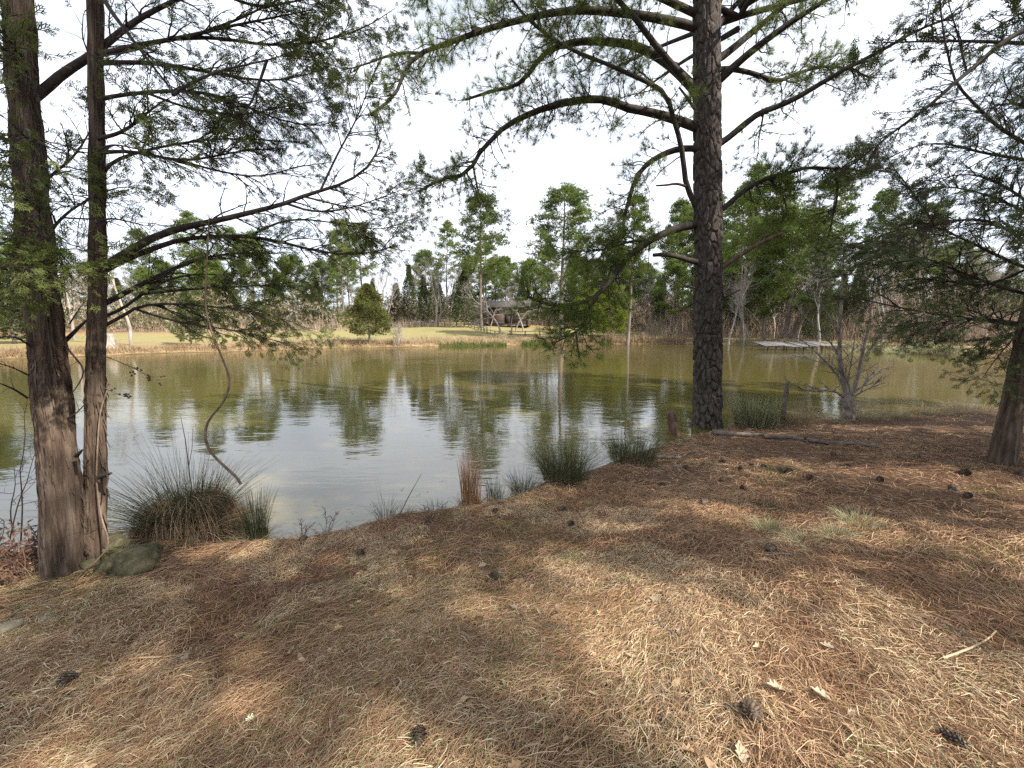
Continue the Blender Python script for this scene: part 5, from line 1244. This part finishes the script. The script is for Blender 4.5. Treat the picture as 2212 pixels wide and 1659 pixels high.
# the wood behind: left, middle, right
def wood_rows(n, px0, px1, y0, y1, kinds, probs, smin, smax, label, group, name_cat=None):
    for i in range(n):
        px = px0 + (px1 - px0) * ((i + RNG.uniform(.1, .9)) / n); Y = RNG.uniform(y0, y1)
        k = str(RNG.choice(kinds, p=probs)); ty = KIND[k][0]
        lab = {'pine': 'green pine', 'cedar': 'dark cedar', 'bare': 'leafless grey tree'}[ty]
        plant(k, px, Y, RNG.uniform(smin, smax), lab + ' ' + label, group + ' ' + {'pine': 'pines', 'cedar': 'cedars', 'bare': 'bare trees'}[ty], sxy=RNG.uniform(.9, 1.15))
wood_rows(34, 60, 960, 94, 104, ['tall3', 'full2', 'full', 'cedar1', 'cedar3', 'bare1', 'bare2', 'bare4'], [.10, .12, .10, .10, .12, .16, .16, .14], .85, 1.2, 'in the wood behind the left field', 'left wood')
wood_rows(44, -200, 980, 106, 135, ['tall1', 'tall2', 'full2', 'cedar3', 'bare2', 'bare4'], [.13, .13, .18, .10, .23, .23], .9, 1.2, 'in the wood behind the left field', 'left wood')
wood_rows(30, 960, 1480, 97, 108, ['tall3', 'full2', 'cedar1', 'cedar3', 'bare1', 'bare2', 'bare4'], [.08, .12, .10, .12, .20, .19, .19], .85, 1.15, 'in the wood behind the cabin', 'cabin wood')
wood_rows(20, 960, 1500, 110, 135, ['tall1', 'tall2', 'full2', 'cedar3', 'bare2', 'bare4'], [.12, .12, .16, .12, .24, .24], .9, 1.15, 'in the wood behind the cabin', 'cabin wood')
wood_rows(22, 1400, 1760, 70, 92, ['tall1', 'tall2', 'full2', 'full', 'cedar1', 'cedar3', 'bare2', 'bare4', 'bare1'], [.12, .12, .1, .08, .12, .14, .12, .12, .08], .8, 1.05, 'in the wood behind the big pine', 'pine wood')
wood_rows(34, 1570, 2300, 52, 66, ['tall3', 'cedar1', 'cedar3', 'bare1', 'bare2', 'bare3', 'bare4', 'full2'], [.08, .08, .12, .19, .19, .12, .16, .06], .7, 1.0, 'in the wood behind the dock', 'right wood')
wood_rows(34, 1500, 2450, 66, 90, ['tall1', 'tall2', 'cedar3', 'bare1', 'bare2', 'bare4', 'full2'], [.12, .12, .1, .17, .18, .19, .12], .8, 1.1, 'in the wood behind the dock', 'right wood')
wood_rows(14, -700, 120, 46, 62, ['tall3', 'full2', 'cedar1', 'bare1', 'bare3'], [.2, .2, .2, .2, .2], .8, 1.0, 'on the far left bank', 'far left bank')
wood_rows(12, 2250, 3000, 36, 52, ['cedar1', 'bare1', 'bare2', 'bare4', 'full2'], [.2, .25, .2, .2, .15], .8, 1.0, 'on the far right bank', 'far right bank')

# trees beside and behind the photographer that shade the bank
for k, x, y, s in (('tall1', 8.6, .6, .6), ('tall2', 11.5, 1.4, .7), ('tall3', 8.8, -3.4, .92), ('cedar1', 9.8, 3.4, .75), ('full2', 16, 4.0, .9), ('tall1', 19, 7.5, .9)):
    plant(k, 0, 0, s, 'pine standing outside the picture to the right' if KIND[k][0] == 'pine' else 'cedar standing outside the picture to the right', 'trees right of the view', pos=(x, y, float(hz(x, y)) - .05))

# ------------------------------------------------------------------ undergrowth and shore plants (uncountable)
def band(n, thlo, thhi, dlo, dhi, h, w, mat, name, label, cat, k=4, lean=.5, yr=(24, 140)):
    th = RNG.uniform(thlo, thhi, n * 4); R = RNG.uniform(yr[0], yr[1], n * 4); x = R * np.tan(th); y = R
    d = hd(x, y); kp = (d > dlo) & (d < dhi); x, y = x[kp][:n], y[kp][:n]; m = len(x)
    hh = RNG.uniform(h[0], h[1], m) * (.5 + vnoise(x * .3, y * .3))
    P = upright(x, y, hh, RNG.uniform(.05, lean, m), k)
    o = obj(name, mesh_from(name, [ribbons(P, RNG.uniform(w[0], w[1], m), tip=.3)]), MT[mat]); tag(o, label, cat, kind='stuff'); return o
def along_shore(n, pxa, pxb, d0, d1, h, w, mat, name, label, cat, lean=.6):
    i0 = len(NEAR); pts = np.array([at_z(*p)[:2] for p in FAR])
    pxs = np.array([p[0] for p in FAR]); pys = np.array([p[1] for p in FAR], float)
    px = RNG.uniform(pxa, pxb, n); q = np.array([at_z(a, b)[:2] for a, b in zip(px, np.interp(px, pxs, pys))])
    dirv = nrm(q - np.array([0, 20.0])); off = RNG.uniform(d0, d1, n)[:, None]
    q = q + dirv * off; m = len(q)
    hh = RNG.uniform(h[0], h[1], m) * (.35 + 1.1 * vnoise(q[:, 0] * .7, q[:, 1] * .7))
    P = upright(q[:, 0], q[:, 1], hh, RNG.uniform(.05, lean, m), 3)
    o = obj(name, mesh_from(name, [ribbons(P, RNG.uniform(w[0], w[1], m), tip=.3)]), MT[mat]); tag(o, label, cat, kind='stuff'); return o
along_shore(9000, -300, 2300, .1, 1.6, (.3, .8), (.03, .06), 'shore_dry', 'shore_grass', 'reddish dry grass fringe along the far shore', 'dry grass')
along_shore(6000, 560, 1300, .8, 7.0, (.2, .7), (.03, .06), 'pale_grass', 'meadow_grass', 'pale dry tall grass in the lower far field', 'dry grass')
along_shore(1700, 948, 1095, -.3, .6, (.15, .42), (.03, .06), 'iris', 'green_reeds', 'bright green reed strip along the far shore', 'reeds', .3)
along_shore(1200, 1127, 1190, -.5, .8, (.25, .5), (.03, .06), 'iris', 'green_reeds', 'shorter bright green reed strip under the big limb', 'reeds', .3)
along_shore(500, 1295, 1318, -.4, .8, (.25, .5), (.03, .06), 'iris', 'green_reeds', 'small bright green reed patch left of the slim pine', 'reeds', .3)
along_shore(2600, 1190, 1480, .0, 1.6, (.5, 1.5), (.03, .06), 'rush_dead', 'shore_brush', 'brown brush along the far shore below the pines', 'brush')
along_shore(3000, 1560, 2120, .0, 1.2, (.3, .9), (.025, .05), 'grass_grey', 'bank_grass', 'olive grass fringe on the right far bank', 'grass')
band(16000, .33, .95, 7, 34, (1.2, 5.5), (.02, .05), 'brush', 'undergrowth', 'brown twiggy undergrowth in the right wood', 'undergrowth', 5, .6, (34, 90))
band(7000, -1.0, .36, 34, 62, (.8, 3.2), (.03, .06), 'brush', 'undergrowth', 'brown twiggy undergrowth behind the far fence', 'undergrowth', 5, .6, (70, 130))
def far_mass(n, thlo, thhi, d0, d1, hmax, mat, label):
    th = RNG.uniform(thlo, thhi, n * 3); Yv = RNG.uniform(60, 190, n * 3); x = Yv * np.tan(th); d = hd(x, Yv); kp = (d > d0) & (d < d1); x, y = x[kp][:n], Yv[kp][:n]; m = len(x)
    top = hmax * (.35 + .9 * vnoise(x * .16 + 3, y * .16)) * (.75 + .5 * vnoise(x * .5, y * .5))
    z = hz(x, y) + top * RNG.uniform(.02, 1, m)
    o = obj('far_wood', mesh_from('far_wood', [tufts(np.stack([x, y, z], -1), np.repeat([[0, 0, .5]], m, 0), 6, .9, .10, 1.0)]), MT[mat]); tag(o, label, 'wood', kind='stuff')
far_mass(24000, -1.15, .1, 50, 88, 8.0, 'far_cedar', 'dense green wood closing the view behind the left field')
far_mass(16000, -1.15, .5, 46, 80, 7.5, 'brush', 'dense brown thicket behind the left field')
far_mass(22000, .0, 1.1, 40, 85, 9.5, 'far_cedar', 'dense green wood closing the view behind the right bank')
far_mass(26000, .25, 1.1, 20, 60, 8.5, 'brush', 'dense brown thicket behind the right bank')
# rush clumps on the right far bank
for i, (px, Y) in enumerate(((1645, 47.5), (1690, 45.8), (1850, 41.0), (1870, 40.4), (1935, 37), (1960, 36), (1990, 35.5))):
    x, y, z = gpos(px, Y)
    clump('rush_clump', 0, 0, ['round rush clump on the far bank left of the dock', 'rush clump at the left end of the dock', 'rounded rush clump right of the dock ramp', 'small rush clump beside the rounded one', 'long rush clump on the right far bank', 'middle rush clump on the right far bank', 'rush clump by the right cedar foliage tips'][i], 'rush clump',
          [('green_blades', 'grass_grey', blades(160, 1.0, .8, .035, (.05, .9), .5)), ('dead_blades', 'rush_dead', blades(80, .7, 1, .035, (.2, 1.1), .55, droop=.5))], 'rush clumps on the far bank', pos=np.array([x, y, z]))

# ------------------------------------------------------------------ split rail fences
def fence(pts, label, h=1.15, rails=3, step=2.6, jag=0.0):
    pts = [np.array(gpos(*p)[:2]) for p in pts]
    q = resample(np.array(pts), max(2, int(sum(np.linalg.norm(b - a) for a, b in zip(pts[:-1], pts[1:])) / step) + 1), 0)
    if jag: q = q + np.where(np.arange(len(q))[:, None] % 2 == 0, 1, -1) * np.array([0, jag])
    base = np.array([q[0][0], q[0][1], float(hz(*q[0]))]); root = empty('rail_fence', base); tag(root, label, 'fence')
    for i, p in enumerate(q):
        z = float(hz(*p)); hp = h * RNG.uniform(.98, 1.12)
        obj('post', mesh_from('post', [box((p[0] - base[0], p[1] - base[1], z - base[2] + hp / 2 - .15), (.15, .15, hp + .3), RNG.uniform(0, 1), .008)]), MT['fence_wood'], root)
        if i + 1 < len(q):
            p2 = q[i + 1]; z2 = float(hz(*p2))
            for k in range(rails):
                f = .3 + .62 * k / max(1, rails - 1)
                a = np.array([p[0], p[1], z + h * f + RNG.normal(0, .04)]) - base; b = np.array([p2[0], p2[1], z2 + h * f + RNG.normal(0, .04)]) - base
                a = a + (a - b) * .06; b = b + (b - a) * .06
                obj('rail', mesh_from('rail', tubes(np.array([a, (a + b) / 2 + RNG.normal(0, .015, 3), b]), np.array([.055, .06, .05]), 5)), MT['fence_wood'], root)
fence([(560, 88), (700, 88), (840, 88), (1012, 86)], 'split rail fence along the back of the left field')
fence([(1012, 86), (1035, 78), (1052, 71)], 'rail fence running forward beside the cabin yard')
fence([(1052, 70), (1070, 67.5), (1110, 69), (1180, 71), (1225, 73)], 'low zigzag rail fence in front of the cabin', .8, 2, 2.8, .35)
fence([(1290, 78), (1400, 76), (1480, 75)], 'rail fence behind the slim shore pine')
fence([(1480, 74), (1560, 70)], 'rail fence close to the big pine trunk')

# ------------------------------------------------------------------ cabin with lean-to
cabp = np.array(gpos(1102, 92)); cab = empty('log_cabin', cabp, math.radians(-8)); tag(cab, 'dark log cabin with a grey lean-to behind the pale trees', 'cabin')
Wd, Dp, Hl = 9.0, 6.0, 4.3
for k in range(15):
    z = .15 + k * .29
    if 2 <= k <= 8:   # door opening in the front wall
        obj('log', mesh_from('log', [box((-Wd / 4 - .45, -Dp / 2, z), (Wd / 2 - .9, .26, .24), 0, .012)]), MT['log_wood'], cab)
        obj('log', mesh_from('log', [box((Wd / 4 + .45, -Dp / 2, z), (Wd / 2 - .9, .26, .24), 0, .012)]), MT['log_wood'], cab)
    else:
        obj('log', mesh_from('log', [box((0, -Dp / 2, z), (Wd + .5, .26, .24), 0, .012)]), MT['log_wood'], cab)
    for sx in (-1, 1):
        obj('log', mesh_from('log', [box((sx * Wd / 2, 0, z + .13), (.26, Dp + .5, .24), 0, .012)]), MT['log_wood'], cab)
obj('inner_wall', mesh_from('inner_wall', [box((0, .1, Hl / 2), (Wd - .4, Dp - .5, Hl - .1))]), MT['dark_wood'], cab)
obj('door', mesh_from('door', [box((0, -Dp / 2 + .05, 1.35), (.86, .08, 2.0))]), MT['dark_wood'], cab)
def slab(p, q, w0, w1, th=.08):
    a, b = np.array(p, float), np.array(q, float)
    v = np.array([[w0, a[1], a[2]], [w1, a[1], a[2]], [w1, b[1], b[2]], [w0, b[1], b[2]]]); v2 = v + [0, 0, th]
    return (np.concatenate([v, v2]), np.array([[0, 3, 2, 1], [4, 5, 6, 7], [0, 1, 5, 4], [2, 3, 7, 6], [1, 2, 6, 5], [0, 4, 7, 3]]))
obj('roof', mesh_from('roof', [slab((0, -Dp / 2 - .6, Hl - .15), (0, 0, Hl + 1.5), -Wd / 2 - .5, Wd / 2 + .5)]), MT['shingle'], cab)
obj('roof', mesh_from('roof', [slab((0, Dp / 2 + .6, Hl - .15), (0, 0.002, Hl + 1.502), -Wd / 2 - .5, Wd / 2 + .5)]), MT['shingle'], cab)
for sx in (-1, 1):
    V = np.array([[sx * Wd / 2, -Dp / 2, Hl], [sx * Wd / 2, Dp / 2, Hl], [sx * Wd / 2, 0, Hl + 1.4], [sx * (Wd / 2 - .1), -Dp / 2, Hl], [sx * (Wd / 2 - .1), Dp / 2, Hl], [sx * (Wd / 2 - .1), 0, Hl + 1.4]])
    me_ = mesh_from('gable', [(V, np.array([[0, 1, 2], [3, 5, 4]])), (V, np.array([[0, 3, 4, 1], [1, 4, 5, 2], [2, 5, 3, 0]]))]); obj('gable', me_, MT['log_wood'], cab)
# lean-to on the left
for k in range(9):
    obj('board', mesh_from('board', [box((-Wd / 2 - 3.9 + k * .38, -Dp / 2 + .4, 1.15 + .05 * k), (.35, .06, 2.3 + .1 * k), 0, .004)]), MT['grey_plank'], cab)
obj('lean_to_roof', mesh_from('lean_to_roof', [(np.array([[-Wd / 2 - 4.5, -Dp / 2 - .2, 2.35], [-Wd / 2, -Dp / 2 - .2, 3.5], [-Wd / 2, Dp / 2, 3.5], [-Wd / 2 - 4.5, Dp / 2, 2.35], [-Wd / 2 - 4.5, -Dp / 2 - .2, 2.42], [-Wd / 2, -Dp / 2 - .2, 3.57], [-Wd / 2, Dp / 2, 3.57], [-Wd / 2 - 4.5, Dp / 2, 2.42]]),
    np.array([[0, 3, 2, 1], [4, 5, 6, 7], [0, 1, 5, 4], [2, 3, 7, 6], [1, 2, 6, 5], [0, 4, 7, 3]]))]), MT['tin_roof'], cab)
obj('side_wall', mesh_from('side_wall', [box((-Wd / 2 - 4.1, .1, 1.15), (.08, Dp - .8, 2.3))]), MT['grey_plank'], cab)
for sx in (-.9, .9, 3.2):
    obj('porch_step', mesh_from('porch_step', [box((sx * 1.0, -Dp / 2 - .8, .12), (1.5, .5, .3), 0, .02)]), MT['dead_wood'], cab)

# ------------------------------------------------------------------ dock
dA = at_z(1652, 757, .0); dk = empty('dock', (dA[0], dA[1], 0)); tag(dk, 'sagging grey plank dock on short posts at the right far shore', 'dock')
dk_end = at_z(1800, 757, .0); ux = nrm(dk_end - dA); ang = math.atan2(ux[1], ux[0]); dk.rotation_euler = (0, 0, ang); LN = float(np.linalg.norm(dk_end - dA))
for k in range(20):
    x = .2 + k * (LN - .3) / 20
    v, f = box((x, 1.2 + RNG.normal(0, .08), .50 + .07 * math.sin(k * .45) + RNG.normal(0, .02)), ((LN - .3) / 20 * .86, 2.6 + RNG.uniform(-.3, .3), .05), RNG.normal(0, .02), .012)
    v[:, 2] += (v[:, 1] - .2) * .16
    obj('plank', mesh_from('plank', [(v, f)]), MT['grey_plank'], dk)
for yy in (.35, 2.05):
    obj('beam', mesh_from('beam', [box((LN / 2, yy, .40), (LN, .12, .14), 0, .01)]), MT['fence_wood'], dk)
for k in range(7):
    obj('post', mesh_from('post', tubes(np.array([[.5 + k * LN / 7.5, .3, -.6], [.5 + k * LN / 7.5 + RNG.normal(0, .06), .3, .36]]), np.array([.07, .065]), 7)), MT['dark_wood'], dk)
for k in range(3):
    obj('post', mesh_from('post', tubes(np.array([[LN * (.2 + .3 * k), 2.4, -.3], [LN * (.2 + .3 * k), 2.4, .45 + .55 * (k == 2)]]), np.array([.08, .07]), 7)), MT['fence_wood'], dk)
for k in range(5):
    obj('ramp_plank', mesh_from('ramp_plank', tubes(np.array([[LN - .3, .2 + k * .4, .5], [LN + 1.6, .5 + k * .45, .62]]), np.array([.06, .06]), 4)), MT['grey_plank'], dk)
